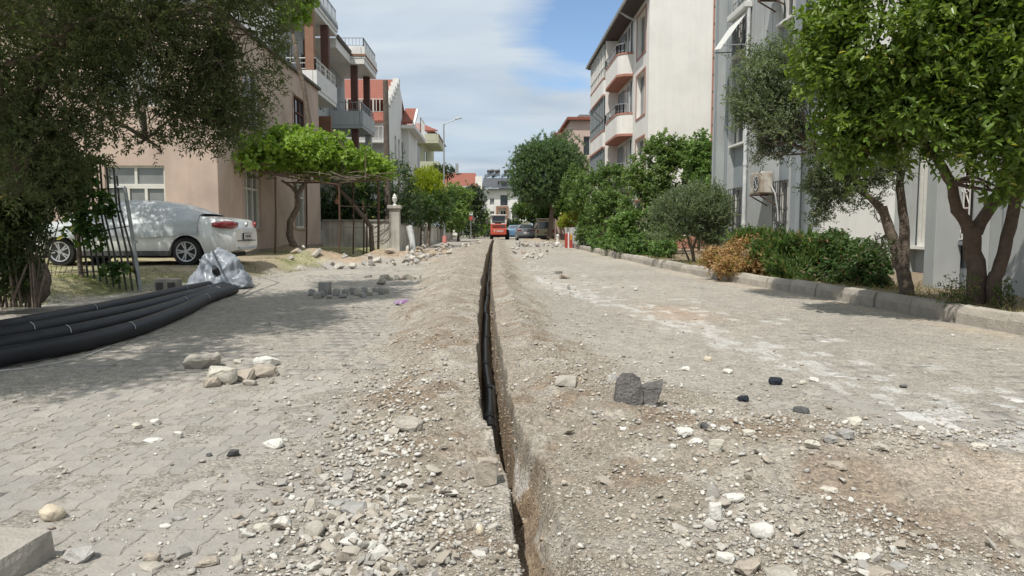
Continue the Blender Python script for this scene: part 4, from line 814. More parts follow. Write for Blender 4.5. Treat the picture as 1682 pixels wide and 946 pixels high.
rock(1257, 884, 40, 30, 'white', 'rounded white stone right of the upright white one', smooth=True)
rock(1216, 862, 16, 12, 'white', 'small white pebble between two white stones')
rock(1200, 852, 13, 12, 'white', 'tiny white pebble touching the upright white stone')
rock(1179, 744, 30, 30, 'pale', 'pale pointed stone on the right bank above the rubble', n=14)
rock(1128, 722, 34, 20, 'white', 'white flat stone between the kerb piece and the pointed stone')
rock(1144, 728, 28, 15, 'white', 'white flat stone overlapping its neighbour on the right bank')
rock(1233, 720, 26, 14, 'pale', 'pale flat stone to the right of the pointed stone')
rock(1159, 708, 17, 14, 'dark', 'small dark stone near the pointed pale stone')
rock(1196, 928, 36, 24, 'white', 'white rubble stone near the bottom edge, right of centre')
rock(1240, 950, 60, 34, 'tan', 'tan slab cut by the bottom edge of the photo')
rock(1290, 958, 60, 30, 'mid', 'grey slab cut by the bottom edge, right of the tan one')
rock(1422, 925, 34, 18, 'white', 'white stone near the bottom edge at the right')
rock(1450, 955, 50, 24, 'tan', 'broad tan stone at the bottom edge, right side')
rock(1480, 940, 36, 20, 'grey', 'grey stone beside the broad tan one at the bottom edge')
rock(1277, 633, 24, 16, 'black', 'blue-black shiny lump on the dusty paving right', name='asphalt_lump', cat='asphalt')
rock(1223, 661, 22, 14, 'black', 'blackish crumpled scrap on the right rubble edge', name='asphalt_lump', cat='asphalt', n=12)
rock(1339, 628, 16, 10, 'white', 'small white stone right of the blue-black lump')
rock(1320, 632, 18, 9, 'pale', 'small pale stone just right of the blue-black lump')
rock(1164, 594, 14, 10, 'cream', 'small cream stone alone on the dusty paving')
rock(1127, 610, 17, 9, 'white', 'small white stone behind the dark kerb piece')
rock(1197, 614, 19, 9, 'white', 'small white stone midway between the kerb piece and the blue-black lump')
rock(1406, 700, 30, 18, 'pale', 'pale stone at the back of the right rubble line')
rock(1395, 722, 30, 20, 'grey', 'grey stone in front of the pale one in the right rubble line')
rock(1368, 728, 26, 17, 'grey', 'blue-grey stone left of the other grey one in the rubble line')
rock(1452, 742, 34, 18, 'mid', 'flat greyish stone in the right rubble line')
rock(1338, 738, 30, 18, 'pale', 'pale stone at the left end of the right rubble line')
rock(1380, 774, 34, 18, 'tan', 'tan stone in front of the right rubble line')
rock(1321, 680, 28, 14, 'dark', 'low dark stone on the bank behind the rubble line')
rock(1560, 738, 22, 14, 'tan', 'tan stone toward the right end of the rubble line')
rock(1615, 738, 34, 12, 'pale', 'flat pale stone near the right end of the rubble line')
rock(1486, 638, 14, 7, 'dark', 'small dark clod on the paving far right')
rock(1370, 810, 34, 14, 'pale', 'low pale stone in the middle of the right rubble')
rock(1290, 604, 9, 6, 'white', 'tiny white stone on the right paving')
rock(514, 887, 36, 36, 'mid', 'grey-tan cobble in the left gravel near the bottom', smooth=True)
rock(580, 850, 56, 30, 'grey', 'largest flat grey stone in the left gravel', n=14)
rock(553, 838, 42, 22, 'grey', 'grey flat stone behind the largest one in the left gravel')
rock(427, 877, 32, 22, 'pale', 'pale stone at the left border of the gravel')
rock(268, 870, 22, 11, 'white', 'small white oval stone on the left paving', smooth=True, box=.05)
rock(289, 858, 26, 12, 'grey', 'flat grey stone next to the white oval one')
rock(380, 752, 22, 16, 'dark', 'dark little stone on the left paving', n=14)
rock(342, 752, 12, 9, 'dark', 'tiny dark stone left of the other dark one')
rock(252, 700, 20, 13, 'white', 'white small stone, left of a pair on the paving')
rock(222, 705, 18, 12, 'pale', 'pale small stone, left of the white one on the paving')
rock(289, 722, 18, 15, 'white', 'white cube-like small stone on the left paving')
rock(245, 728, 32, 9, 'white', 'thin white flake on the left paving')
rock(789, 882, 26, 22, 'cream', 'round cream pebble on the bank left of the trench', smooth=True, box=.05)
rock(577, 908, 44, 20, 'white', 'long white pebble in the left gravel near the bottom', smooth=True)
rock(245, 928, 30, 22, 'tan', 'tan stone at the bottom left near the concrete chunk')
rock(335, 934, 40, 20, 'tan', 'brownish stone at the bottom edge, left')
rock(240, 940, 44, 16, 'mid', 'low greyish stone at the bottom edge, far left')
rock(533, 485, 22, 24, 'grey', 'upright grey block in the row of rubble in the shade', box=.6)
rock(511, 486, 14, 12, 'grey', 'small grey stone left of the upright block')
rock(625, 468, 16, 14, 'mid', 'pale stone on top of the rubble row behind')
for k, (x_, y_) in enumerate(((527, 489), (540, 491), (551, 486), (566, 486), (578, 484), (588, 486), (598, 482), (607, 486), (616, 480), (626, 484), (634, 482), (520, 491), (561, 490), (595, 489))):
    rock(x_, y_, random.choice((11, 13, 16)), random.choice((8, 10, 13)), random.choice(('grey', 'mid', 'grey')), 'grey rubble lump in the low row across the left lane', box=.4, group='rubble lumps in the row across the left lane')
for k, x_ in enumerate((628, 634, 640, 651, 657, 664, 671, 678, 684, 688)):
    rock(x_, 461 - k * .3, random.choice((9, 11)), random.choice((6, 9, 11)), random.choice(('mid', 'pale', 'tan')), 'stone chip in the second thin row across the left lane', box=.5, group='stone chips in the second row on the left lane')
rock(604, 456, 13, 7, 'grey', 'single flat stone left of the second row of chips')
rock(917, 450, 15, 6, 'grey', 'flat grey block on the right lane, left of a pair', box=.7)
rock(928, 458, 17, 8, 'tan', 'tan-grey block on the right lane, right of a pair', box=.7)
rock(934, 476, 6, 10, 'grey', 'thin upright chip on the right lane'); rock(1045, 478, 8, 6, 'white', 'lone white stone in the middle of the right lane')
# big concrete block lower left
g = G(36, 946, 0); pts = [(-.27, -.12, 0), (.10, -.13, 0), (.13, .11, 0), (-.27, .13, 0), (-.27, -.10, .165), (.085, -.115, .15), (.125, .10, .17), (-.26, .12, .18), (.02, -.15, .02), (.02, -.135, .145)]
pts = [(a - .03, b_, c * .6) for a, b_, c in pts]; o = hull('concrete_block', M['conc'], pts, None, (g.x - .075, g.y + .03, -.005), sub=2, amp=.008, seed=3); tag(o, 'big broken concrete block at the lower left corner', 'concrete block')
# dark broken kerb piece
g = G(1048, 664, .1); zz_ = Hs(g.x, g.y + .06)
M['basalt'] = mat('dark_kerb_piece', (.17, .16, .15), (.09, .085, .08), scale=14, rough=.95, bump=.9, bscale=60)
pl = [(-.135, 0, .02), (-.05, 0, -.03), (.02, 0, .02), (.13, 0, .06), (.165, 0, .23), (.05, 0, .16), (-.02, 0, .24), (-.09, 0, .25), (-.14, 0, .21)]
bm = bmesh.new()
for pts in ([(-.13, 0, -.04), (.00, -.02, -.05), (.03, 0, .06), (.00, .02, .19), (-.05, .0, .215), (-.11, .0, .215), (-.145, .01, .17), (-.11, .15, -.04), (.03, .14, -.04), (.0, .13, .13), (-.12, .15, .15), (-.15, .06, .05)], [(-.06, .04, -.04), (.08, .0, -.03), (.12, .03, .09), (.15, .05, .17), (.15, .12, .19), (.0, .10, .11), (-.05, .05, .10), (.08, .16, -.03), (.14, .15, .12), (-.06, .15, .02)]):
    vs_ = [bm.verts.new(q_) for q_ in pts]; bmesh.ops.convex_hull(bm, input=vs_)
bmesh.ops.delete(bm, geom=[v for v in bm.verts if not v.link_faces], context='VERTS'); bmesh.ops.triangulate(bm, faces=bm.faces); bmesh.ops.subdivide_edges(bm, edges=bm.edges, cuts=3, use_grid_fill=True, smooth=.1); bm.normal_update()
co_ = np.array([v.co for v in bm.verts])
for v, d_ in zip(bm.verts, vn3(co_ * 22, 5) + .5 * vn3(co_ * 60, 6)): v.co += v.normal * float(d_) * .006
me_ = bpy.data.meshes.new('kerb_fragment'); bm.to_mesh(me_); bm.free(); me_.materials.append(M['basalt']); o = bpy.data.objects.new('kerb_fragment', me_); COL.objects.link(o)
o.location = (g.x, g.y - .01, zz_ - .02); o.rotation_euler = (R(-8), R(3), R(-8)); o.scale = (.92, .9, .92); tag(o, 'dark grey broken kerb piece with a notch standing on the right bank', 'kerb piece')
# block by the bag
for (a, c, w, h, lb) in ((272, 479, 40, 23, 'weathered hollow concrete block left of the plastic bag'),):
    g = G(a, c, .02); sc = g.y / 1200; o = MB().box(-w * sc / 2, w * sc / 2, 0, .2, 0, h * sc).build('hollow_block', M['conc'], None, local=True, bevel=.02); o.location = (g.x, g.y, Hs(g.x, g.y) - .01); tag(o, lb, 'concrete block')
    for q in (-.1, .1): MB().box(q - .06, q + .06, -.012, .0, .05, .18).build('hollow', M['darkiron'], o, local=True)  # no real holes: dark plates on the face, the hollows' shade as colour
# ---- paving debris heaps
blocks = bpy.data.meshes; bm_pr = [hull('paving_piece', M['stone'], rpts(np.random.RandomState(90 + k), .2, .11, .075, 16, .75), None, (0, 0, -5), sub=1, amp=.01, seed=k, col=c_) for k, c_ in enumerate(((.44, .41, .36), (.36, .34, .31), (.5, .47, .42), (.40, .33, .26), (.33, .31, .29)))]
pm_ = [o.data for o in bm_pr]
for o in bm_pr: bpy.data.objects.remove(o)
rs = np.random.RandomState(44)
def strew(n, px0, px1, py0, py1, lab, grp, slope=0, s=(.7, 1.5), name='paving_piece', lift=.1, cat='paving piece'):
    for k in range(n):
        px = rs.uniform(px0, px1); py = rs.uniform(py0, py1) + slope * (px - px0); g = G(px, py, .08); z = Hs(g.x, g.y)
        o = bpy.data.objects.new(name, pm_[rs.randint(5)]); COL.objects.link(o); o.location = (g.x, g.y, z + rs.uniform(0, lift)); o.rotation_euler = (rs.uniform(-.9, .9), rs.uniform(-.9, .9), rs.uniform(0, 6.3)); q = rs.uniform(*s); o.scale = (q, q, q); tag(o, lab, cat, grp)
strew(70, 665, 740, 412, 430, 'broken paving piece in the long heap left of the trench', 'broken paving heaped along the left of the trench', slope=-.13, lift=.18)
strew(40, 735, 790, 403, 410, 'broken paving piece in the far thin tail of the left heap', 'broken paving in the far tail of the left heap', slope=-.1)
strew(26, 600, 700, 427, 436, 'broken paving piece at the near foot of the left soil heaps', 'broken paving at the foot of the left soil heaps', slope=-.06, s=(.8, 1.8))
strew(14, 470, 600, 430, 440, 'clod or stone at the verge edge under the pergola', 'stones at the verge edge under the pergola', slope=-.02, s=(1, 2.2))
strew(45, 846, 925, 398, 403, 'paving piece in the far low heap before the parked cars', 'paving pieces in the far heap before the parked cars', slope=.05, s=(.9, 1.8), lift=.2)
strew(26, 838, 900, 403, 425, 'loose paving piece along the right edge of the far spoil', 'loose paving along the right edge of the far spoil', s=(.6, 1.3))

M['blkc'] = mat('dusty_coupling', (.07, .072, .075), (.03, .03, .032), scale=20, rough=.6)
# ---- trench pipe
def pipe_pts(y0, y1, z0): return [(xc(np.array(y)) * 1.0 - .01 + .012 * math.sin(y * 1.3), y, z0 + .01 * math.sin(y * .9)) for y in np.arange(y0, y1, .7)]
s = thing('conduit_pipe', 'black plastic conduit lying at the bottom of the trench', 'pipe', (0, 5, -.45))
pp = [(float(xc(np.array(3.85))) + .005, 3.85, -.52), (float(xc(np.array(4.3))), 4.3, -.47)] + [(float(a), float(y), float(z)) for a, y, z in pipe_pts(4.7, 70, -.33)]
MB().tube(pp, .047, 14).build('tube', M['black'], s, smooth=True)
for yk in (5.1, 5.35, 6.3, 7.4, 9.2, 12, 15, 19, 24):
    xk = float(xc(np.array(yk)) - .01 + .012 * math.sin(yk * 1.3)); zk = -.33 + .01 * math.sin(yk * .9)
    MB().tube([(xk, yk, zk), (xk, yk + .13, zk)], .053, 14).build('coupling', M['blkc'], s, smooth=True)
# ---- black pipes on the left
PB = {'nearest thick black pipe of the bundle, its tie lying on the paving': [(-70, 622), (0, 606), (90, 588), (150, 574), (230, 550), (300, 521), (345, 497), (384, 484)],
      'second black pipe from the front, with a dusty back': [(-70, 600), (0, 586), (90, 567), (150, 553), (230, 532), (300, 508), (345, 491), (376, 481)],
      'third black pipe from the front of the bundle': [(-70, 580), (0, 568), (90, 549), (150, 536), (230, 517), (300, 497), (340, 486), (366, 478)],
      'rearmost black pipe of the bundle, beside the weeds': [(-70, 564), (0, 553), (90, 535), (150, 522), (230, 503), (290, 488), (330, 480), (352, 475)]}
M['blk2'] = mat('dusty_black_pipe', (.022, .024, .030), (.012, .013, .017), scale=3.5, rough=.5, spec=.3, bump=.05)
for k, (lab, px_) in enumerate(PB.items()):
    base = [G(a, c, 0) for a, c in px_]; s = thing('conduit_pipe', lab, 'pipe', base[3], group='black pipes bundled along the left verge')
    r = .081; pts = [Vector((q.x, q.y + r * .3, Hs(q.x, q.y) * .5 + r + .006)) for q in base]
    P2 = []
    for i in range(len(pts) - 1):
        a0 = pts[max(i - 1, 0)]; a1 = pts[i]; a2 = pts[i + 1]; a3 = pts[min(i + 2, len(pts) - 1)]
        for tq in (0, .25, .5, .75): P2.append(.5 * ((2 * a1) + (-a0 + a2) * tq + (2 * a0 - 5 * a1 + 4 * a2 - a3) * tq ** 2 + (-a0 + 3 * a1 - 3 * a2 + a3) * tq ** 3))
    P2.append(pts[-1]); MB().tube(P2, r, 16).build('tube', M['blk2'], s, smooth=True)
    for j, fi in enumerate(((3, 15, 23), (9, 20, 25), (6, 24), (12, 21))[k]):
        a = P2[fi]; d = (P2[fi + 1] - P2[fi - 1]).normalized(); sd = Vector((d.y, -d.x, 0))
        mb = MB(); tl_ = .16 if (k, j) == (0, 0) else .03
        mb.tube([a + sd * (r + .004) * math.cos(q) + Vector((0, 0, (r + .004) * math.sin(q))) + d * (q - 1.3) * tl_ for q in np.linspace(.2, 1.5, 7)], .0035, 5)
        if (k, j) == (0, 0): mb.tube([a + sd * r - Vector((0, 0, r * .7)) - d * .2, a + sd * (r + .18) - Vector((0, 0, r * .95)) + d * .1, a + sd * (r + .24) - Vector((0, 0, r * .95)) + d * .6, a + sd * (r + .1) - Vector((0, 0, r * .9)) + d * 1.1], .004, 5)
        mb.build('cable_tie', M['pvc'], s)
# ---- plastic bag
bagm = bpy.data.materials.new('translucent_sheet'); bagm.use_nodes = True; nn = bagm.node_tree.nodes; bb = nn['Principled BSDF']; bb.inputs['Base Color'].default_value = (.29, .32, .36, 1); bb.inputs['Roughness'].default_value = .35; bb.inputs['Alpha'].default_value = .93
bb.inputs['Subsurface Weight'].default_value = 0
def crumple(name, m, c, dims, amp, fr, seed, sub=5, parent=None, hole=None):
    bm = bmesh.new(); bmesh.ops.create_icosphere(bm, subdivisions=sub, radius=1); co = np.array([v.co for v in bm.verts])
    rid = lambda p, s_: 1 - np.abs(vn3(p, s_)) * 2
    wq = co + .25 * np.stack([vn3(co * 2, seed + 7), vn3(co * 2, seed + 8), vn3(co * 2, seed + 9)], 1); d = rid(wq * fr * [1, 1, .6], seed) ** 3 * .45 + rid(wq * fr * 2.3 * [1, 1, .5] + 3, seed + 1) ** 3 * .32 + rid(wq * fr * 5 * [1, 1, .6], seed + 2) ** 3 * .16 + .25 * vn3(co * 1.3, seed + 4)
    r = 1 + amp * d; base = co * r[:, None]
    base[:, 0] *= dims[0]; base[:, 1] *= dims[1]; low = base[:, 2] < 0
    wide = 1 + .35 * np.clip(.4 - base[:, 2], 0, 1.4); base[:, 0] *= wide; base[:, 1] *= wide
    base[:, 2] = np.where(low, base[:, 2] * .35, base[:, 2]) * dims[2]
    if hole is not None:
        hd = np.linalg.norm((co - np.array(hole[0])), axis=1); base *= (1 - hole[2] * np.exp(-(hd / hole[1]) ** 2))[:, None]
    for v, b_ in zip(bm.verts, base): v.co = Vector(b_)
    me = bpy.data.meshes.new(name); bm.to_mesh(me); bm.free(); me.materials.append(m); me.polygons.foreach_set('use_smooth', [True] * len(me.polygons)); o = bpy.data.objects.new(name, me); COL.objects.link(o); o.location = c
    if parent: o.parent = parent
    return o
g = G(350, 476, 0); bag = thing('plastic_bag', 'crumpled grey plastic sheet wrapped over the pipe ends beside the car', 'plastic sheet', (g.x, g.y + .3, .02))
crumple('sheet', bagm, (0, 0, .12), (.36, .36, .50), .34, 1.7, 8, parent=bag, hole=((.15, -.75, .55), .3, .35))
crumple('sheet_skirt', bagm, (-.34, .05, .05), (.20, .22, .22), .35, 2.0, 18, parent=bag, sub=4); crumple('sheet_skirt', bagm, (.36, .0, .07), (.2, .25, .26), .35, 2.1, 28, parent=bag, sub=4)
MB().tube([(.02, -.28, .40), (.07, -.36, .34), (.13, -.30, .22)], [.03, .07, .04], 8).build('opening_shade_lump', M['black'], bag, local=True)  # solid black lump for the sheet's dark inside, shade put in as colour
g = G(661, 498, .03); w_ = crumple('wrapper', mat('purple_wrapper', (.16, .05, .19), (.36, .28, .37), scale=14, rough=.35), (g.x, g.y + .03, Hs(g.x, g.y) + .03), (.10, .05, .04), .6, 1.7, 51, sub=3); tag(w_, 'crumpled purple and white wrapper at the edge of the spoil bank', 'litter')
# ---- barrier at the right
bx_ = P(934, 407, 40.5).x
s = thing('road_barrier', 'red and white plastic road barrier at the far end of the right kerb', 'barrier', (bx_, 40.5, 0))
M['red'] = mat('red_paint', (.42, .06, .05), (.34, .05, .04), scale=4, rough=.5); M['yel'] = mat('yellow_plate', (.6, .42, .05))
part('left_panel', M['red'], s, (bx_ - .21, bx_ - .06, 40.4, 40.6, 0, .82), bevel=.02); part('white_panel', M['white'], s, (bx_ - .057, bx_ + .02, 40.42, 40.58, 0, .9)); part('right_panel', M['red'], s, (bx_ + .023, bx_ + .2, 40.4, 40.6, 0, .75), bevel=.02); part('yellow_plate', M['yel'], s, (bx_ + .09, bx_ + .15, 40.36, 40.39, .45, .8))
for q in (-.2, -.12, .0, .1): part('bar', M['white'], s, (bx_ + q, bx_ + q + .035, 40.48, 40.52, .75, 1.15))
s = thing('garden_wall', 'short graffiti-grey white wall behind the yellow-green shrub, right side', 'wall', (4.9, 41, 0)); part('wall', mat('graffiti_wall', (.62, .62, .62), (.42, .44, .47), scale=4, rough=.9), s, (4.45, 4.62, 39.2, 43.5, .0, 1.15), (4.64, 6.2, 39.3, 39.45, .0, 1.1)); part('base', M['conc'], s, (4.4, 4.66, 39.1, 43.6, 0, .25))
s = thing('marble_post', 'small pale marble post beside the beige van', 'post', P(916, 399, 50)); x_ = P(916, 399, 50).x; MB().lathe([(.22, 0), (.2, .1), (.1, .14), (.09, .55), (.12, .62), (.03, .7)], (x_, 50, 0), 12).build('shaft', M['white'], s, smooth=True)

# ================================================================== VEHICLES
M['tail'] = mat('tail_lamp_red', (.26, .012, .014), (.2, .008, .012), rough=.2, spec=.7, coat=.5)
M['rim'] = mat('alloy_rim', (.48, .48, .49), (.38, .38, .39), rough=.35, metal=.5)
def wheel(par, x, y, r, w, side, n=10):
    wl = MB().lathe([(r * .66, -w / 2), (r * .93, -w / 2), (r, -w * .32), (r, w * .32), (r * .93, w / 2), (r * .66, w / 2)], (x, y, r), 28, 'y').build('wheel', M['rubber'], par, local=True, smooth=True)
    mb = MB(); yo = y + side * w * .42
    mb.lathe([(r * .70, 0), (r * .70, side * .035), (r * .62, side * .03), (r * .6, side * -.02)], (x, yo, r), 28, 'y')
    for k in range(n):
        a = 2 * math.pi * (k // 2) / (n / 2) + (.16 if k % 2 else -.16); mb.obox((x + math.cos(a) * r * .36, yo + side * .012, r + math.sin(a) * r * .36), (math.cos(a) * r * .30, 0, math.sin(a) * r * .30), (-math.sin(a) * r * .045, 0, math.cos(a) * r * .045), (0, .012, 0))
    mb.lathe([(.05, side * -.02), (.05, side * .03)], (x, yo, r), 12, 'y'); mb.build('rim', M['rim'], wl, local=True)
    MB().lathe([(r * .6, 0), (r * .6, side * .004)], (x, yo - side * .05, r), 20, 'y').build('brake_disc', M['darkiron'], wl, local=True)
def car(par, L, Wd, top, belt, wheels, r, paint, zb=.24, glass=True, wg=.6, cover=None, rear_glass=None, hi=1.12):
    X0 = -L / 2; xs = np.linspace(X0, -X0, 130); zt_ = np.interp(xs, [p[0] for p in top], [p[1] for p in top]); k_ = np.ones(5) / 5; zt_ = np.convolve(np.pad(zt_, 2, 'edge'), k_, 'valid')
    zl = np.minimum(np.interp(xs, [p[0] for p in belt], [p[1] for p in belt]), zt_ - .03); e = np.clip((np.abs(xs) - (L / 2 - .55)) / .55, 0, 1)
    ws = Wd / 2 * (1 - .17 * e ** 2.4); g_ = np.clip((zt_ - hi + .08) / .3, 0, 1); g_ = g_ * g_ * (3 - 2 * g_); wgl = ws * .9 * (1 - g_) + wg * g_; z6 = (zt_ - .015) * (1 - g_) + (zt_ - .075) * g_
    zbo = zb + .12 * e ** 2; arch = np.zeros_like(xs)
    for xw in wheels: q = (r * 1.13) ** 2 - (xs - xw) ** 2; arch = np.maximum(arch, np.where(q > 0, r + np.sqrt(np.maximum(q, 0)), 0))
    def ring(i, off=0):
        z0 = max(zbo[i], arch[i]); zs_ = [z0, z0, max(z0, zbo[i] + .1), max(z0 + .0, zbo[i] + .5 * (zl[i] - zbo[i])), max(z0, zl[i] - .06), zl[i], z6[i], zt_[i] - .012, zt_[i]]
        ys_ = [0, ws[i] * .9, ws[i] * .985, ws[i] * 1.0, ws[i] * .985, ws[i] * .945, wgl[i], wgl[i] * .82, 0]
        return [(xs[i], y, z) for y, z in zip(ys_, zs_)] + [(xs[i], -y, z) for y, z in list(zip(ys_, zs_))[-2:0:-1]]
    mb = MB(); vs = []; [vs.extend(ring(i)) for i in range(130)]; n = 16
    mb.add(vs, [(i * n + j, i * n + (j + 1) % n, (i + 1) * n + (j + 1) % n, (i + 1) * n + j) for i in range(129) for j in range(n)] + [tuple(range(n)), tuple(129 * n + j for j in range(n - 1, -1, -1))])
    mb.build('body', paint, par, local=True, smooth=True)
    MB().box(X0 + .3, -X0 - .3, -Wd / 2 + .12, Wd / 2 - .12, zb - .06, r * 2.05).build('underbody', M['rubber'], par, local=True)
    if glass:
        for sgn in (1, -1):
            ii = [i for i in range(130) if g_[i] > .55 and zt_[i] > hi + .1]; ii = ii[2:-2]; mb = MB(); vs = []
            for i in ii:
                r_ = ring(i); a = Vector(r_[5]); c = Vector(r_[6]); a = a.lerp(c, .08); c = Vector(r_[5]).lerp(c, .92)
                for v_ in (a, c): vs.append((v_.x, sgn * (v_.y + .006), v_.z))
            mb.add(vs, [(2 * k, 2 * k + 1, 2 * k + 3, 2 * k + 2) for k in range(len(ii) - 1)]); mb.build('side_window', M['glass'], par, local=True, smooth=True)
    for (xa, xb, wv) in (rear_glass or []):
        ii = [i for i in range(130) if xa < xs[i] < xb]; mb = MB(); vs = []
        for i in ii: wv_ = wgl[i] * .86; vs += [(xs[i], wv_, z6[i] * .4 + .6 * zt_[i] + .012), (xs[i], wv_ * .5, zt_[i] + .010), (xs[i], -wv_ * .5, zt_[i] + .010), (xs[i], -wv_, z6[i] * .4 + .6 * zt_[i] + .012)]
        mb.add(vs, [(4 * k + j, 4 * k + j + 1, 4 * k + 4 + j + 1, 4 * k + 4 + j) for k in range(len(ii) - 1) for j in range(3)]); mb.build('windscreen', M['glass'], par, local=True, smooth=True)
    for xw in wheels:
        for sgn in (1, -1): wheel(par, xw, sgn * (Wd / 2 - .13), r, .22, sgn)
    return xs, zt_, zl, ws, wgl, z6, g_, zbo, arch
SED = [(-2.38, .74), (-2.36, .93), (-2.28, 1.06), (-1.8, 1.12), (-1.6, 1.14), (-1.0, 1.38), (-.4, 1.455), (.25, 1.455), (.8, 1.33), (1.35, 1.03), (1.7, .97), (2.1, .86), (2.33, .70), (2.38, .6)]
BLT = [(-2.4, .8), (-2.2, .96), (-1.4, 1.0), (0, .95), (1.5, .9), (2.1, .78), (2.4, .6)]
M['wcar'] = mat('white_car_paint', (.70, .71, .70), (.68, .69, .68), scale=1, rough=.22, spec=.5, coat=.6)
zc = .255; car1 = thing('parked_car', 'white saloon under a translucent dust cover with its tail uncovered, parked on the verge', 'car', (-8.23, 17.45, zc), math.pi)
xs, zt_, zl, ws, wgl, z6, g_, zbo, arch = car(car1, 4.76, 1.83, SED, BLT, (-1.33, 1.46), .325, M['wcar'], rear_glass=[(-1.72, -1.05, .7)])
# cover
M['cover'] = mat('translucent_cover_sheet', (.44, .465, .475), (.40, .425, .44), scale=1.2, rough=.38, spec=.5)
ii = [i for i in range(130) if -1.62 < xs[i] < 2.1]; rowsC = []
for i in ii:
    x_ = xs[i]; lim = 0.66 + .025 * math.sin(x_ * 4) + (.0 if x_ > -1.3 else .10 + (-.9 - x_) * .3); lim = min(lim, zl[i] - .05)
    if abs(x_ + 1.33) < .45: lim = .70 + .03 * math.cos((x_ + 1.33) * 9)
    half_ = [(ws[i] * 1.03, lim), (ws[i] * 1.028, lim * .7 + zl[i] * .3), (ws[i] * 1.012, (lim + zl[i]) / 2), (ws[i] * 1.0, zl[i] - .02), (ws[i] * .965, zl[i] + .03), (wgl[i] * .5 + ws[i] * .5, zl[i] * .5 + z6[i] * .5 + .02), (wgl[i] + .03, z6[i] + .01), (wgl[i] * .8, zt_[i] + .02), (0, zt_[i] + .03)]
    fine = []
    for a, c in zip(half_[:-1], half_[1:]):
        for q in (0, .5): fine.append((a[0] + (c[0] - a[0]) * q, a[1] + (c[1] - a[1]) * q))
    fine.append(half_[-1]); rowsC.append([(x_, y, z) for y, z in fine] + [(x_, -y, z) for y, z in fine[-2::-1]])
A_ = np.array(rowsC); sh = A_.shape; pA = A_.reshape(-1, 3); low = np.clip((1.12 - pA[:, 2]) * 2.2, .25, 1)
dd = (1 - np.abs(vn3(np.stack([pA[:, 0] * 3.2 + pA[:, 2] * 3, pA[:, 1] * 1.5, pA[:, 2] * 1.6], 1), 5)) * 2) * .018 + (1 - np.abs(vn3(np.stack([pA[:, 0] * 7 - pA[:, 2] * 4, pA[:, 1] * 2, pA[:, 2] * 2], 1), 6)) * 2) * .010
pA[:, 1] += np.sign(pA[:, 1]) * (dd + .012) * low; pA[:, 2] += dd * .4 * (pA[:, 2] > 1.1)
nR, nC = sh[:2]; id_ = np.arange(nR * nC).reshape(nR, nC); fq = np.stack([id_[:-1, :-1], id_[:-1, 1:], id_[1:, 1:], id_[1:, :-1]], -1).reshape(-1, 4)
o = np_mesh('dust_cover', pA, fq, M['cover'], None, smooth=True); o.parent = car1
# tail lamp, plate, badge, bumper lines, sill
for sg in (1, -1):
    mb = MB(); pts = []
    for (x_, yk) in ((-1.93, .925), (-2.08, .905), (-2.22, .86), (-2.325, .76), (-2.375, .60)):
        pts.append((x_, sg * yk))
    vs = []
    for i, (x_, y_) in enumerate(pts): hgt = (.045, .075, .085, .085, .05)[i]; vs += [(x_ - .004, y_ + sg * .008, .93 - hgt), (x_ - .004, y_ + sg * .012, .93), (x_ - .002, y_ + sg * .003, .93 + hgt * .85)]
    mb.add(vs, [(3 * i + j, 3 * i + j + 1, 3 * i + 3 + j + 1, 3 * i + 3 + j) for i in range(4) for j in range(2)]); tl_ = mb.build('tail_light', M['tail'], car1, local=True, smooth=True)
    md = tl_.modifiers.new('solid', 'SOLIDIFY'); md.thickness = .03; md.offset = 1
MB().box(-2.415, -2.385, -.26, .26, .60, .72).build('number_plate', M['white'], car1, local=True); pl_ = car1.children[-1]
MB().box(-2.412, -2.38, -.28, .28, .585, .735).build('plate_frame', M['black'], car1, local=True)
mb = MB(); 
for k, w__ in enumerate((.03, .03, .05, .03, .04, .03, .03)): mb.box(-2.4185, -2.416, .2 - k * .062 - w__, .2 - k * .062, .625, .695)
mb.build('plate_characters', M['black'], pl_, local=True)
MB().lathe([(.055, -2.40), (.055, -2.37)], (0, 0, .93), 18, 'x').build('badge_ring', M['rim'], car1, local=True)
for sg in (1, -1): MB().box(-.95, 1.05, sg * .90 - .02, sg * .90 + .02, .235, .34).build('sill', M['darkiron'], car1, local=True)
MB().tube([(-2.39, .62, .40), (-2.42, .3, .37), (-2.43, 0, .365), (-2.42, -.3, .37), (-2.39, -.62, .40)], .03, 6).build('bumper_trim', M['rim'], car1, local=True)
MB().tube([(-2.36, .74, .56), (-2.40, .4, .56), (-2.41, 0, .56), (-2.40, -.4, .56), (-2.36, -.74, .56)], .012, 6).build('bumper_crease', M['darkiron'], car1, local=True)
# far vehicles; their noses point away (+Y)
def far_car(name, lab, px, Y, paint, top=SED, L=4.6, Wd=1.8, wg=.6, r=.32, hi=1.12, rg=((-1.75, -.95, .7),), z=0, wheels=(-1.3, 1.4), cat='car'):
    x_ = P(px, 390, Y).x; c = thing(name, lab, cat, (x_, Y + L / 2, z), math.pi / 2); sc = L / 4.76; car(c, L, Wd, [(a * sc, b_) for a, b_ in top], [(a * sc, min(b_, 1.0)) for a, b_ in BLT], wheels, r, paint, rear_glass=[(a * sc, b_ * sc, w) for a, b_, w in rg], wg=wg, hi=hi)
    return c
g1 = mat('grey_car_paint', (.16, .17, .18), (.14, .15, .16), scale=1, rough=.28, coat=.5)
c = far_car('parked_car', 'dark grey saloon seen from behind, parked beside the beige van', 865, 64, g1, z=.02)
for sg in (1, -1): MB().box(-2.31, -2.2, sg * .62 - .17, sg * .62 + .17, .84, .98).build('tail_light', M['tail'], c, local=True, bevel=.02)
MB().box(-2.33, -2.28, -.25, .25, .62, .73).build('number_plate', M['white'], c, local=True); MB().box(-2.32, -2.2, -.7, .7, .28, .46).build('bumper', M['black'], c, local=True)
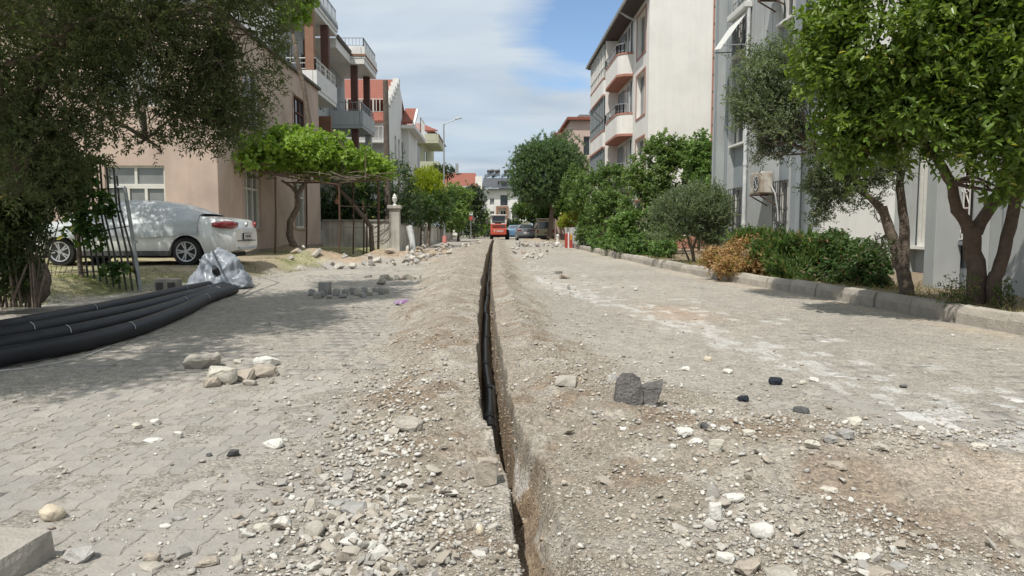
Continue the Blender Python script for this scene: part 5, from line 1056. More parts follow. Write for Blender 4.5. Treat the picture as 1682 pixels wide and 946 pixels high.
far_car('parked_car', 'blue car half hidden between the red digger and the grey saloon', 846, 78, mat('blue_car_paint', (.10, .20, .33), rough=.3, coat=.5))
VAN = [(-2.38, 1.0), (-2.36, 1.2), (-2.27, 1.72), (-2.15, 1.80), (0, 1.84), (1.2, 1.78), (1.75, 1.2), (2.2, 1.02), (2.38, .7)]
c = far_car('parked_van', 'beige minivan with dark rear window and roof rack, right of the grey saloon', 896, 61, mat('beige_paint', (.42, .38, .26), (.36, .32, .22), scale=2, rough=.45), top=VAN, L=3.9, Wd=1.5, wg=.66, hi=1.2, r=.28, rg=(), wheels=(-1.25, 1.25), cat='van')
MB().prism([(-1.99, -.56, 1.08), (-1.99, .56, 1.08), (-1.885, .52, 1.62), (-1.885, -.52, 1.62)], (.02, 0, 0)).build('rear_window', M['glass'], c, local=True); MB().box(-1.99, -1.9, -.72, .72, .28, .5).build('bumper', M['black'], c, local=True); MB().box(-1.9, 1.0, -.62, .62, 1.86, 1.92).build('roof_rack', M['white'], c, local=True)
for sg in (1, -1): MB().box(-2.0, -1.9, sg * .66 - .06, sg * .66 + .06, .72, 1.0).build('tail_light', M['tail'], c, local=True)
MB().box(-2.0, -1.96, -.1, .1, .68, .76).build('plate', M['black'], c, local=True)
c = far_car('parked_truck', 'red vehicle with slanting side behind the beige minivan', 894, 70, mat('faded_red_paint', (.36, .09, .07), (.27, .07, .06), scale=2, rough=.5), top=[(-2.38, 1.3), (-2.3, 1.9), (-1.2, 2.3), (.2, 2.3), (1.2, 2.2), (1.7, 1.3), (2.3, 1.1), (2.38, .7)], Wd=1.9, wg=.7, hi=1.4, cat='truck')
# red digger
xm, Ym = P(819, 390, 70).x, 70.0
s = thing('red_digger', 'red trenching machine with white cab frame straddling the far end of the trench', 'digger', (xm, Ym, 0))
M['dred'] = mat('digger_red', (.56, .10, .065), (.46, .085, .055), scale=2, rough=.45)
def q(px): return (px - 812) / 1200 * 70
def z(py): return CAMH + (375 - py) / 1200 * 70
part('engine_cover', M['dred'], s, (q(806), q(832), 70, 71.6, z(386), z(367.6)), bevel=.08); part('vent_recess', M['darkiron'], s, (q(808.5), q(829.5), 69.975, 69.999, z(374.3), z(369))); 
mb = MB()
for k in range(4): mb.box(q(809), q(826) - .1 * k, 69.95, 69.97, z(373.8 - k * 1.2), z(373.4 - k * 1.2))
mb.build('vent_slats', M['dred'], s)
part('counterweight', M['dred'], s, (q(806), q(832), 69.72, 69.97, z(385.5), z(375.3)), bevel=.07)
mb = MB(); mb.box(q(811), q(813.8), 69.70, 69.715, z(378.6), z(377.8)); mb.box(q(812), q(813), 69.70, 69.715, z(381), z(378.6))
for k in range(5): a = q(816 + k * 2.2); mb.box(a, a + .035, 69.70, 69.715, z(381), z(377.8)); mb.box(a + .037, a + .1, 69.70, 69.715, z(381), z(380.4)) if k % 2 else mb.box(a + .037, a + .1, 69.70, 69.715, z(378.5), z(377.8)); mb.box(a + .07, a + .1, 69.701, 69.716, z(380.4), z(378.5))
mb.build('white_lettering', M['white'], s)
for (a, c_) in ((806, 808.4), (829.6, 832)): part('cab_post', M['white'], s, (q(a), q(c_), 70.3, 70.42, z(367.4), z(354.4)), (q(a), q(c_), 71.9, 72.0, z(367.4), z(354.4)))
part('cab_roof', M['white'], s, (q(805), q(833), 70.1, 72.2, z(354.4) + .003, z(352.6)), bevel=.04); part('cab_glass', M['glass'], s, (q(808.4) + .01, q(829.6) - .01, 70.36, 70.39, z(366.5), z(354.6))); part('window_bar', M['steel'], s, (q(808.5), q(829.5), 70.3, 70.33, z(363.8), z(363.2))); part('seat', M['darkiron'], s, (q(813), q(824), 71, 71.4, z(370), z(360)))
for (a, c_) in ((804.5, 810.5), (830, 837)):
    r_ = .48; wl = MB().lathe([(r_ * .5, 0), (r_ * .95, .0), (r_, .08), (r_, q(c_) - q(a) - .08), (r_ * .95, q(c_) - q(a)), (r_ * .5, q(c_) - q(a))], (q(a), 71.0, r_ + .02), 22, 'x').build('wheel', M['rubber'], s, smooth=True)
part('chassis', M['rubber'], s, (q(810), q(831), 70.1, 72.2, .25, z(386)))
for (a, Y0) in ((800.5, 71.2), (836, 71.2)): MB().tube([(q(806) if a < 812 else q(832), Y0, z(358)), (q(a), Y0, z(360))], .03, 6).build('mirror_arm', M['darkiron'], s); part('mirror', M['darkiron'], s, (q(a) - .12, q(a) + .12, Y0 - .03, Y0 + .03, z(368), z(359)))
MB().bar((q(819), 72.2, 1.2), (q(819), 74.5, 2.2), .3).bar((q(819), 74.5, 2.2), (q(819), 75.2, .2), .25).build('digging_arm', M['dred'], s)
# ================================================================== LOOSE STONES AND GRAVEL
def proto_hull(k, n, box=.25):
    rs = np.random.RandomState(200 + k); bm = bmesh.new()
    for p in rpts(rs, 1, rs.uniform(.6, .95), rs.uniform(.4, .7), n, box): bm.verts.new(p)
    bmesh.ops.convex_hull(bm, input=bm.verts); bmesh.ops.delete(bm, geom=[v for v in bm.verts if not v.link_faces], context='VERTS'); bmesh.ops.triangulate(bm, faces=bm.faces)
    bmesh.ops.recalc_face_normals(bm, faces=bm.faces); bm.verts.index_update(); v = np.array([v.co for v in bm.verts]); f = np.array([[q.index for q in fc.verts] for fc in bm.faces]); bm.free(); return v, f
protos = [proto_hull(k, 11 + k % 4) for k in range(14)]
PCOL = np.array([(.53, .50, .45), (.45, .41, .35), (.40, .355, .295), (.37, .35, .32), (.60, .58, .53), (.31, .27, .22), (.43, .375, .31), (.50, .47, .42)])
rs = np.random.RandomState(77)
def rotm(n):
    a = rs.uniform(0, 6.28, n); b_ = rs.normal(0, .5, n); c = rs.normal(0, .5, n); Z_ = np.zeros(n); O_ = np.ones(n)
    Rz = np.stack([np.cos(a), -np.sin(a), Z_, np.sin(a), np.cos(a), Z_, Z_, Z_, O_], 1).reshape(n, 3, 3); Rx = np.stack([O_, Z_, Z_, Z_, np.cos(b_), -np.sin(b_), Z_, np.sin(b_), np.cos(b_)], 1).reshape(n, 3, 3)
    Ry = np.stack([np.cos(c), Z_, np.sin(c), Z_, O_, Z_, -np.sin(c), Z_, np.cos(c)], 1).reshape(n, 3, 3); return Rz @ Rx @ Ry
def scatter_np(name, X, Y, S_, Cc, sink=.25, lab=None, par=None):
    Z_ = H(X, Y, True); ok = Z_ > -.06; X, Y, S_, Cc, Z_ = X[ok], Y[ok], S_[ok], Cc[ok], Z_[ok]; n = len(X); Rm = rotm(n); pk = rs.randint(0, len(protos), n); Vs = []; Fs = []; Cs = []; b0 = 0
    for k, (v, f) in enumerate(protos):
        i = np.where(pk == k)[0]; m = len(i)
        if not m: continue
        vv = np.einsum('nij,vj->nvi', Rm[i], v) * S_[i][:, None, None]; vv[:, :, 2] = vv[:, :, 2] * .8; vv += np.stack([X[i], Y[i], Z_[i] + S_[i] * (.28 - sink)], 1)[:, None, :]
        Vs.append(vv.reshape(-1, 3)); Fs.append((f[None] + (np.arange(m) * len(v))[:, None, None] + b0).reshape(-1, 3)); Cs.append(np.repeat(Cc[i], len(f), 0)); b0 += m * len(v)
    o = np_mesh(name, np.concatenate(Vs), np.concatenate(Fs), M['stone'], par, np.concatenate(Cs)); tag(o, kind='stuff')
    if lab: tag(o, lab, 'gravel')
    return o, n
def pcol(n, w=None):
    c = PCOL[rs.choice(8, n, p=w)] * (1 + .10 * rs.randn(n))[:, None].clip(.75, 1.25) * np.array([1, 1, 1]); return c
# density mask by acceptance
def cand(n, ymin, ymax, pw, xa, xb):
    u = rs.rand(n); a = ymin ** (1 - pw); b_ = ymax ** (1 - pw); Y = (a + (b_ - a) * u) ** (1 / (1 - pw)); X = rs.uniform(-1, 1, n) * (Y * .74 + .2) ; ok = (X > xa) & (X < xb); return X[ok], Y[ok]
X, Y = cand(85000, 1.9, 30, 2.0, -3.0, 3.4)
t, eL, eR, sp, vg, bed, hp = masks(X, Y); clump = vn2(X * 1.7, Y * 1.7, 80) + .6 * vn2(X * 5, Y * 5, 81)
ok = (sp > .3) & (rs.rand(len(X)) < .36 + .6 * clump); X, Y = X[ok], Y[ok]; S_ = (.0055 * np.exp(rs.normal(0, .5, len(X)))) * np.clip(.75 + Y / 9, 1, 3.2); S_ = np.clip(S_ * 1.55, .005, .05)
o, n = scatter_np('gravel', X, Y, S_, pcol(len(X), [.10, .2, .2, .12, .05, .10, .15, .08]), lab='small angular gravel and crumbs of rubble over both spoil banks', sink=.12); print('gravel', n)
X, Y = cand(85000, 4.5, 60, 1.55, -2.6, 1.6); t, eL, eR, sp, vg, bed, hp = masks(X, Y); ok = (sp > .35) & (rs.rand(len(X)) < .45 + .5 * vn2(X * 2.3, Y * 1.2, 82)); X, Y = X[ok], Y[ok]
scatter_np('rubble', X, Y, np.clip(.011 * np.exp(rs.normal(0, .55, len(X))) * (Y / 6) ** .6, .008, .075), pcol(len(X), [.10, .2, .25, .10, .03, .14, .12, .06]), sink=.14, lab='clods and broken stone covering the far ridges of the spoil banks')
X, Y = cand(26000, 2.1, 26, 1.9, -5.5, 5.2); t, eL, eR, sp, vg, bed, hp = masks(X, Y); near = np.where(t < 0, np.exp(-np.abs(t - eL) / .55), np.exp(-np.abs(t - eR) / .8)); ok = (sp <= .3) & (vg < .3) & (bed < .5) & (rs.rand(len(X)) < .05 + .9 * near); X, Y = X[ok], Y[ok]
S_ = np.clip(.009 * np.exp(rs.normal(0, .6, len(X))) * np.clip(.7 + Y / 9, 1, 3), .005, .05)
scatter_np('grit', X, Y, S_, pcol(len(X)), lab='loose grit and stone chips strewn over the paving', sink=.05)
# pebble pockets: pale gravel left of the trench near the camera, rubble at the right
def pocket(cx, cy, rx, ry, n, s0, sd, wts, x_lo=-9, x_hi=9):
    X = cx + rs.randn(n) * rx; Y = cy + rs.randn(n) * ry; ok = (Y > 1.95) & (X > x_lo) & (X < x_hi) & (np.abs(X - xc(Y)) > .12); X, Y = X[ok], Y[ok]; return X, Y, np.clip(s0 * np.exp(rs.normal(0, sd, len(X))), .008, .055), pcol(len(X), wts)
wl = [.25, .12, .08, .1, .28, .02, .05, .10]
pk = [pocket(-.42, 2.45, .20, .32, 1000, .025, .38, wl, -1.2, .0), pocket(-.55, 3.2, .15, .45, 620, .026, .4, wl), pocket(-.62, 4.1, .17, .5, 300, .025, .4, [.15, .2, .15, .2, .1, .05, .1, .05]), pocket(-.75, 5.2, .2, .7, 300, .024, .4, [.12, .2, .15, .25, .08, .05, .1, .05]),
      pocket(.8, 2.35, .16, .2, 240, .020, .4, wl), pocket(1.15, 2.3, .3, .15, 240, .021, .4, wl), pocket(.95, 3.4, .3, .35, 260, .02, .4, wl), pocket(1.7, 3.75, .55, .14, 330, .024, .4, [.15, .2, .15, .2, .1, .05, .1, .05]), pocket(2.4, 3.8, .4, .12, 160, .022, .35, [.15, .2, .15, .2, .1, .05, .1, .05]), pocket(.75, 5.0, .25, .5, 240, .022, .4, [.15, .2, .15, .2, .1, .05, .1, .05]), pocket(-.2, 3.1, .25, .6, 80, .022, .4, wl)]
X, Y, S_, Cc = [np.concatenate([p[i] for p in pk]) for i in range(4)]; big_ = np.argsort(-S_ / Y)[:240]; isb = np.zeros(len(X), bool); isb[big_] = True
# clods and stones sticking out of the trench walls and floor
nW = 5200; Yw_ = 2.0 + 11 * rs.rand(nW) ** 1.8; sdw = rs.rand(nW); hh_ = rs.rand(nW)
tw_ = np.where(sdw < .62, .07 + .03 * rs.rand(nW), np.where(sdw < .85, -.085 - .01 * rs.rand(nW), rs.uniform(-.07, .06, nW)))
Xw_ = xc(Yw_) + tw_; Hw_ = H(Xw_, Yw_)
Sw_ = np.clip(.010 * np.exp(rs.normal(0, .5, nW)), .005, .035) * np.clip(.7 + Yw_ / 9, 1, 2)
Rw = rotm(nW); Vs = []; Fs = []; Cs = []; b0 = 0; pk_ = rs.randint(0, len(protos), nW); wc = np.array([(.30, .235, .165), (.36, .30, .23), (.24, .18, .125), (.42, .38, .32)])[rs.choice(4, nW, p=[.4, .3, .2, .1])]
for k, (v, f) in enumerate(protos):
    i = np.where((pk_ == k) & (Hw_ < -.03))[0]; vv = np.einsum('nij,vj->nvi', Rw[i], v) * Sw_[i][:, None, None] + np.stack([Xw_[i], Yw_[i], Hw_[i]], 1)[:, None, :]
    Vs.append(vv.reshape(-1, 3)); Fs.append((f[None] + (np.arange(len(i)) * len(v))[:, None, None] + b0).reshape(-1, 3)); Cs.append(np.repeat(wc[i], len(f), 0)); b0 += len(i) * len(v)
tag(np_mesh('trench_clods', np.concatenate(Vs), np.concatenate(Fs), M['stone'], None, np.concatenate(Cs)), 'brown clods and small stones in the walls and floor of the trench', 'clods', kind='stuff')
scatter_np('pebbles', X[~isb], Y[~isb], S_[~isb], Cc[~isb], lab='pale rounded pebbles and rubble chips in pockets beside the trench', sink=.05)
pmesh = []
for k in range(16):
    v, f = protos[k % 14]; me = bpy.data.meshes.new('pebble'); me.from_pydata([tuple(a) for a in v], [], [tuple(map(int, a)) for a in f]); at = me.attributes.new('Col', 'FLOAT_COLOR', 'FACE'); cc_ = PCOL[(k * 3) % 8]
    for d in at.data: d.color = (*cc_, 1)
    me.materials.append(M['stone']); pmesh.append(me)
for i in big_:
    x_, y_, s_ = X[i], Y[i], S_[i] * 1.15; z_ = Hs(x_, y_)
    if z_ < -.05: continue
    vi = rs.randint(16); o = bpy.data.objects.new('pebble', pmesh[vi]); COL.objects.link(o); o.location = (x_, y_, z_ + s_ * .2); o.scale = (s_ * 1.25, s_, s_ * .85); o.rotation_euler = (rs.normal(0, .4), rs.normal(0, .4), rs.uniform(0, 6.3))
    side = 'left' if x_ < xc(np.array(y_)) else 'right'; dist_ = 'near' if y_ < 3 else 'middle' if y_ < 4.3 else 'farther'
    cn = ['chalky', 'straw-grey', 'brownish', 'grey', 'white', 'dark brown', 'tan', 'pale'][(vi * 3) % 8]; sz = 'larger' if s_ > .042 else 'small'; off = abs(x_ - xc(np.array(y_))); wh_ = 'near the rim' if off < .4 else 'on the outer slope' if off < .75 else 'at the outer edge' if off < 1.3 else 'far from the trench'
    tag(o, '%s %s stone in the %s gravel %s of the trench, %s' % (sz, cn, {'near': 'nearest', 'middle': 'middle', 'farther': 'farther'}[dist_], side, wh_), 'stone', '%s gravel stones %s of the trench' % (dist_, side))

# ================================================================== VEGETATION
def nrm(a): return a / np.maximum(np.linalg.norm(a, axis=1), 1e-9)[:, None]
def leaf_cloud(name, ells, ntw, k, L, Wd, seed, cols, parent, gapf=1.6, gap=-.25, up=.35, spread=.7, tw=.16, matk='leaf', hexa=True, droop=0, yellow=.03, stemobj=True, shell=.45, lump=.28, cull=None):
    rs = np.random.RandomState(seed); wts = np.array([(e[3] * e[4] * e[5]) ** .667 * (e[6] if len(e) > 6 else 1) for e in ells]); cnt = (ntw * wts / wts.sum()).astype(int); PP = []; OO = []
    for e, c in zip(ells, cnt):
        v = nrm(rs.randn(c, 3)); r = shell + (1 - shell) * rs.rand(c) ** .6; r = r * (1 + lump * vn3(v * 2.3 + np.array([e[0], e[1], e[2]]), seed) + .14 * vn3(v * 6, seed + 3) + .08 * rs.randn(c)); PP.append(np.array(e[:3]) + v * r[:, None] * np.array(e[3:6])); OO.append(v)
    p = np.concatenate(PP); o_ = np.concatenate(OO); keep = (vn3(p * gapf, seed + 9) + .5 * vn3(p * gapf * 2.7, seed + 10)) > gap
    if cull is not None: keep &= cull(p)
    p = p[keep]; o_ = o_[keep]; n = len(p); d = nrm(o_ * .7 + rs.randn(n, 3) * .55 + np.array([0, 0, up])); tl = tw * rs.uniform(.6, 1.4, n)
    idx = np.repeat(np.arange(n), k); j = np.tile(np.arange(k), n); N_ = n * k
    side = rs.randn(N_, 3); dd = d[idx]; side = nrm(side - (side * dd).sum(1)[:, None] * dd); lp = p[idx] + dd * (tl[idx] * (j + rs.rand(N_) * .6) / k)[:, None]
    ld = nrm(dd * (1 - spread) + side * spread + np.array([0, 0, -droop]) + rs.randn(N_, 3) * .12); nr_ = np.cross(ld, rs.randn(N_, 3) * .6 + np.array([0, 0, 1.]) + side * .0); nr_ = nrm(nr_); bn = np.cross(nr_, ld)   # nr_: width direction, bn: normal
    Ls = L * rs.uniform(.5, 1.35, N_); Ws = Wd * rs.uniform(.7, 1.2, N_) / 2
    if hexa:
        q = [(0, 0, 0), (.3, 1, .0), (.72, .8, -.03), (1, 0, -.10), (.72, -.8, -.03), (.3, -1, .0)]; V = np.stack([lp + ld * (a * Ls)[:, None] + nr_ * (b_ * Ws)[:, None] + bn * ((c + abs(b_) * .14) * Ls * .9)[:, None] for a, b_, c in q], 1).reshape(-1, 3)
        b0 = np.arange(N_) * 6; Fq_ = np.stack([np.stack([b0, b0 + 1, b0 + 2, b0 + 3], 1), np.stack([b0, b0 + 3, b0 + 4, b0 + 5], 1)], 1).reshape(-1, 4); rep = 2
    else:
        V = np.stack([lp, lp + ld * (.45 * Ls)[:, None] + nr_ * Ws[:, None], lp + ld * Ls[:, None], lp + ld * (.45 * Ls)[:, None] - nr_ * Ws[:, None]], 1).reshape(-1, 3); b0 = np.arange(N_) * 4; Fq_ = np.stack([b0, b0 + 1, b0 + 2, b0 + 3], 1); rep = 1
    tw_c = rs.rand(n)[idx] * .6 + rs.rand(N_) * .4; c0, c1 = np.array(cols[0]), np.array(cols[1]); C_ = c0 + (c1 - c0) * tw_c[:, None]; ym = rs.rand(N_) < yellow; C_[ym] = np.array(cols[2] if len(cols) > 2 else (.35, .32, .05))
    o = np_mesh(name, V, Fq_, M[matk], parent, np.repeat(C_, rep, 0)); tag(o, kind='stuff')
    return p, d
def clump_at(px, py, Y, rx, ry, rd=None, w=1):
    """ellipsoid from its place in the photo: rx, ry in photo pixels"""
    c = P(px, py, Y); k = Y / 1200; return (c.x, c.y, c.z, rx * k, (rd if rd is not None else (rx + ry) / 2 * k), ry * k, w)
def limbs(parent, paths, ells, seed, m='bark', nl=3, r0=.035, name='branch', rt=.006, n=7):
    rs_ = random.Random(seed); nodes = [Vector(q) for pth in paths for q in pth[0][len(pth[0]) // 2:]]
    for e in ells:
        c = Vector(e[:3]); st = min(nodes, key=lambda q_: (q_ - c).length)
        mb = MB()
        for k in range(nl):
            tgt = c + Vector([rs_.uniform(-.75, .75) * e[3 + i] for i in range(3)]); md_ = (st * .5 + tgt * .5) + Vector([rs_.uniform(-.12, .12) * (tgt - st).length for _ in range(3)]) + Vector((0, 0, .06 * (tgt - st).length)); q1 = st.lerp(md_, .5) + Vector([rs_.uniform(-.03, .03) for _ in range(3)]); q2 = md_.lerp(tgt, .5) + Vector([rs_.uniform(-.06, .06) for _ in range(3)])
            mb.tube([st, q1, md_, q2, tgt], [r0, r0 * .8, r0 * .6, r0 * .4, rt], n, jit=.2, seed=k)
            for h in range(3): t2 = tgt.lerp(md_, rs_.uniform(0, .8)); e2 = t2 + Vector([rs_.uniform(-.5, .5) * e[3 + i] for i in range(3)]); mb.tube([t2, (t2 + e2) / 2 + Vector((0, 0, .03)), e2], [r0 * .35, r0 * .22, rt * .6], 5)
        mb.build(name, M[m], parent, smooth=True)
def trunk(parent, paths, m='bark', jit=.14, name='trunk', n=12):
    mb = MB()
    for pts, r0, r1 in paths:
        pts = [Vector(q_) for q_ in pts]; F2 = []
        for a, b_ in zip(pts[:-1], pts[1:]):
            for q_ in (0, .25, .5, .75): F2.append(a.lerp(b_, q_) + Vector((random.uniform(-1, 1), random.uniform(-1, 1), 0)) * r0 * .12)
        F2.append(pts[-1]); k = len(F2); mb.tube(F2, [(r0 + (r1 - r0) * i / (k - 1)) * (1.25 if i == 0 and r0 > .04 else 1) for i in range(k)], n, jit=jit, seed=3)
    return mb.build(name, M[m], parent, smooth=True)
def tree(name, lab, cat, base, paths, ells, seed, bark='bark', nl=3, r0=.035, group=None, **kw):
    s = thing(name, lab, cat, base, group=group); trunk(s, paths, bark); limbs(s, paths, ells, seed, bark, nl, r0); leaf_cloud('crown', ells, parent=s, seed=seed, **kw); return s
OL = ((.07, .095, .045), (.18, .205, .095), (.22, .18, .08)); OLG = ((.11, .15, .085), (.25, .29, .19), (.2, .18, .08)); CIT = ((.08, .135, .025), (.22, .295, .055), (.36, .33, .06))
GR = ((.075, .125, .04), (.19, .28, .09), (.2, .26, .08)); LG = ((.11, .18, .05), (.24, .33, .10), (.24, .3, .09)); VINE = ((.15, .24, .035), (.31, .44, .08), (.40, .44, .14)); PINE = ((.075, .125, .065), (.16, .23, .11), (.13, .18, .08)); YG = ((.22, .30, .03), (.42, .44, .05), (.5, .42, .06)); DRY = ((.36, .20, .09), (.55, .36, .20), (.16, .2, .05))

# big evergreen tree overhanging from the left
E = [clump_at(60, 40, 8.5, 150, 120), clump_at(190, 20, 9, 130, 110), clump_at(320, 20, 9.8, 110, 95), clump_at(410, 55, 10.2, 62, 90), clump_at(385, 130, 10.3, 64, 90, w=1.5), clump_at(335, 160, 10.0, 66, 70, w=1.2), clump_at(230, 130, 9.6, 105, 90, w=.75), clump_at(95, 160, 8.8, 120, 90),
     clump_at(40, 260, 8.6, 85, 90, w=1.1), clump_at(125, 235, 9.2, 55, 60, w=.6), clump_at(352, 210, 10.2, 46, 42, w=.9), clump_at(255, 235, 9.9, 50, 22, w=.3), clump_at(440, 20, 10.6, 40, 60, w=.8),
     (-5.4, 6.0, 4.9, 1.3, 1.8, .8, 2.4), (-4.15, 6.9, 4.6, 1.05, 1.7, .7, 3.0), (-4.0, 9.6, 5.1, 1.15, 1.7, .7, 2.8), (-4.1, 12.2, 5.3, 1.1, 1.3, .7, 2.0), (-4.7, 4.1, 4.3, 1.05, 1.5, .7, 3.0), (-6.3, 8.5, 5.4, 1.6, 2, .8, .9), (-6.0, 3.6, 4.4, 1.1, 1.4, .7, 1.2), (-7.6, 9.5, 5.3, 1.3, 2.2, .8, 1.5), (-8.6, 12.6, 5.6, 1.6, 1.7, .8, 2.4), (-8.9, 14.9, 5.3, 1.7, 1.5, .8, 2.6)]
b0 = G(18, 545, .1); b0 = Vector((-6.75, 9.2, .1))
paths = [([b0, b0 + Vector((.1, -.1, .9)), P(28, 300, 9.0), P(10, 170, 8.7)], .17, .11), ([P(28, 300, 9.0), P(55, 160, 9), P(120, 45, 9), P(240, 35, 9.4)], .09, .035), ([P(10, 170, 8.7), P(70, 95, 8.6), P(110, 45, 8.3), P(180, 20, 8.5)], .05, .02), ([P(10, 105, 8.2), P(40, 98, 8.2), P(62, 92, 8.3), P(98, 62, 8.4)], .03, .015), ([P(28, 300, 9.0), P(-30, 60, 8.5), Vector((-5.6, 6.5, 4.4))], .08, .04), ([P(240, 35, 9.4), P(330, 100, 9.9), P(300, 180, 10), P(240, 228, 10)], .035, .014)]
tree('evergreen_tree', 'large dark olive-leaved tree filling the upper left corner and shading the pavement', 'tree', b0, paths, E, 21, nl=4, r0=.028, ntw=52000, k=8, L=.062, Wd=.019, cols=OL, gapf=1.5, gap=-.30, tw=.17, shell=.25, lump=.22, spread=.6)
s = thing('overgrown_shrub', 'dark tangled shrub with ivy at the left edge, in front of the white car bonnet', 'shrub', (-6.6, 9.6, .1))
E = [clump_at(12, 330, 9.3, 52, 80), clump_at(82, 290, 9.8, 44, 48), clump_at(12, 430, 9.6, 40, 60, w=.35)]
leaf_cloud('foliage', E, 3000, 8, .075, .026, 31, ((.04, .06, .025), (.11, .15, .055), (.16, .16, .06)), s, gap=-.25, shell=.1, tw=.16)
mb = MB()
for k in range(26): x_ = random.uniform(-15, 66); x2 = x_ + random.uniform(-45, 45); yq = random.uniform(9.3, 10.2); mb.tube([P(x_, 505, yq), P((x_ + x2) / 2 + random.uniform(-15, 15), 430, yq), P(x2, random.uniform(320, 380), yq)], [.016, .012, .006], 5)
mb.build('stems', M['bark'], s)
tag(hull('tree_stump', M['bark'], [tuple(a) for a in rpts(np.random.RandomState(4), .50, .4, .75, 26, .55)], None, (P(45, 460, 10).x, 10, .42), sub=2, amp=.04), 'dark cut stump or root block at the foot of the shrub', 'stump')
s = thing('climbing_ivy', 'broad-leaved creeper growing up the iron fence bars', 'climbing plant', P(150, 480, 12.6))
E = [clump_at(132, 300, 12.5, 26, 32, .12), clump_at(165, 335, 12.5, 16, 14, .1), clump_at(180, 350, 12.55, 14, 8, .1), clump_at(155, 385, 12.5, 18, 22, .1), clump_at(128, 360, 12.5, 20, 40, .15), clump_at(195, 448, 12.5, 26, 10, .12), clump_at(150, 275, 12.5, 16, 20, .1)]
leaf_cloud('foliage', E, 230, 5, .10, .085, 33, ((.03, .07, .02), (.08, .14, .035)), s, gap=-.6, shell=0, tw=.12); trunk(s, [([P(140, 500, 12.6), P(131, 430, 12.6), P(126, 350, 12.6), P(118, 300, 12.55)], .05, .02)])
s = thing('grass_verge', 'weeds and dry grass along the left edge of the paving', 'grass', (-6, 10, 0))
def blades(name, pts, h, w, cols, seed, parent=None, lean=.35):
    rs = np.random.RandomState(seed); n = len(pts); a = rs.uniform(0, 6.28, n); sd = np.stack([np.cos(a), np.sin(a), 0 * a], 1); hh = h * rs.uniform(.4, 1.3, n); ln = rs.randn(n, 3) * lean * hh[:, None]; ln[:, 2] = 0; ww = w * rs.uniform(.6, 1.3, n)
    V = np.stack([pts - sd * ww[:, None], pts + sd * ww[:, None], pts + ln * .5 + np.array([0, 0, .6]) * hh[:, None] + sd * ww[:, None] * .5, pts + ln + np.array([0, 0, 1.]) * hh[:, None]], 1).reshape(-1, 3); b0 = np.arange(n) * 4; Fq_ = np.stack([b0, b0 + 1, b0 + 2, b0 + 3], 1)
    tt = rs.rand(n)[:, None]; C_ = np.array(cols[0]) * (1 - tt) + np.array(cols[1]) * tt; o = np_mesh(name, V, Fq_, M['leaf'], parent, C_); tag(o, kind='stuff'); return o
rs = np.random.RandomState(8); Yg = rs.uniform(6.5, 27, 26000) ; Xg = interp(Yg, EDGE) - np.abs(rs.randn(len(Yg))) * 1.1 + .12; dens = vn2(Xg * 1.8, Yg * 1.8, 90) + .5 * vn2(Xg * 6, Yg * 6, 91) + np.where(Yg < 13, .4, -.1); ok = rs.rand(len(Yg)) < .25 + .8 * dens; Xg, Yg = Xg[ok], Yg[ok]
bpy.data.objects.remove(s)
tag(blades('verge_grass', np.stack([Xg, Yg, H(Xg, Yg) - .01], 1), .05, .005, ((.12, .14, .05), (.36, .32, .17)), 12), 'weeds and dry grass along the left edge of the paving', 'grass')
# dry litter and weeds in the right bed
Yg = rs.uniform(5.5, 24, 9000); Xg = kerbx(Yg) + .2 + rs.rand(len(Yg)) * 1.6; ok = rs.rand(len(Yg)) < .35 + .6 * vn2(Xg * 2, Yg * 2, 93); Xg, Yg = Xg[ok], Yg[ok]
tag(blades('bed_weeds', np.stack([Xg, Yg, H(Xg, Yg) - .01], 1), .10, .006, ((.12, .15, .05), (.36, .28, .15)), 13, lean=.7), 'sparse weeds and dry stalks in the bed behind the right kerb', 'weeds')
# pergola vine
s = thing('grape_vine', 'bright yellow-green vine covering the rusty pergola', 'vine', (-6.5, 26, .2))
E = [clump_at(375, 258, 23, 28, 18, 1), clump_at(425, 256, 24, 50, 24, 1.5), clump_at(480, 250, 25, 58, 29, 1.6), clump_at(540, 262, 26, 50, 25, 1.6), clump_at(590, 272, 27, 40, 17, 1.4), clump_at(626, 281, 28, 26, 9, .9), clump_at(437, 226, 24.5, 16, 14, .5), clump_at(512, 226, 25.5, 26, 12, .6), clump_at(470, 222, 25, 14, 8, .5), clump_at(350, 262, 22.6, 16, 9, .6, w=.6), clump_at(560, 236, 26, 14, 8, .5), clump_at(400, 270, 23, 45, 12, .8), clump_at(530, 282, 26, 40, 14, .8, w=.6)]
leaf_cloud('foliage', E, 3900, 7, .125, .12, 41, VINE, s, gap=-.12, gapf=2.2, shell=.15, tw=.30, lump=.5)
mb = MB()
for k in range(60): x_ = random.uniform(370, 620); yq = random.uniform(23, 27.5); a = P(x_, 288 + random.uniform(-6, 6), yq); c = P(x_ + random.uniform(-50, 50), 288 + random.uniform(-8, 8), yq + random.uniform(-1, 1)); mb.tube([a, (a + c) / 2 + Vector((0, 0, random.uniform(-.12, .12))), c], .014, 5)
for k in range(5): x_ = random.choice((447, 505, 560, 603)) + random.uniform(-4, 4); a = P(x_, 296, 25.5); mb.tube([a, P(x_ + random.uniform(-12, 12), 250, 25.5), P(x_ + random.uniform(-16, 16), 216, 25.5)], [.02, .015, .006], 5)
mb.build('canes', M['bark'], s)
trunk(s, [([P(612, 420, 27.5), P(609, 372, 27.5), P(580, 335, 27.2), P(548, 300, 27)], .10, .055)], name='trunk')
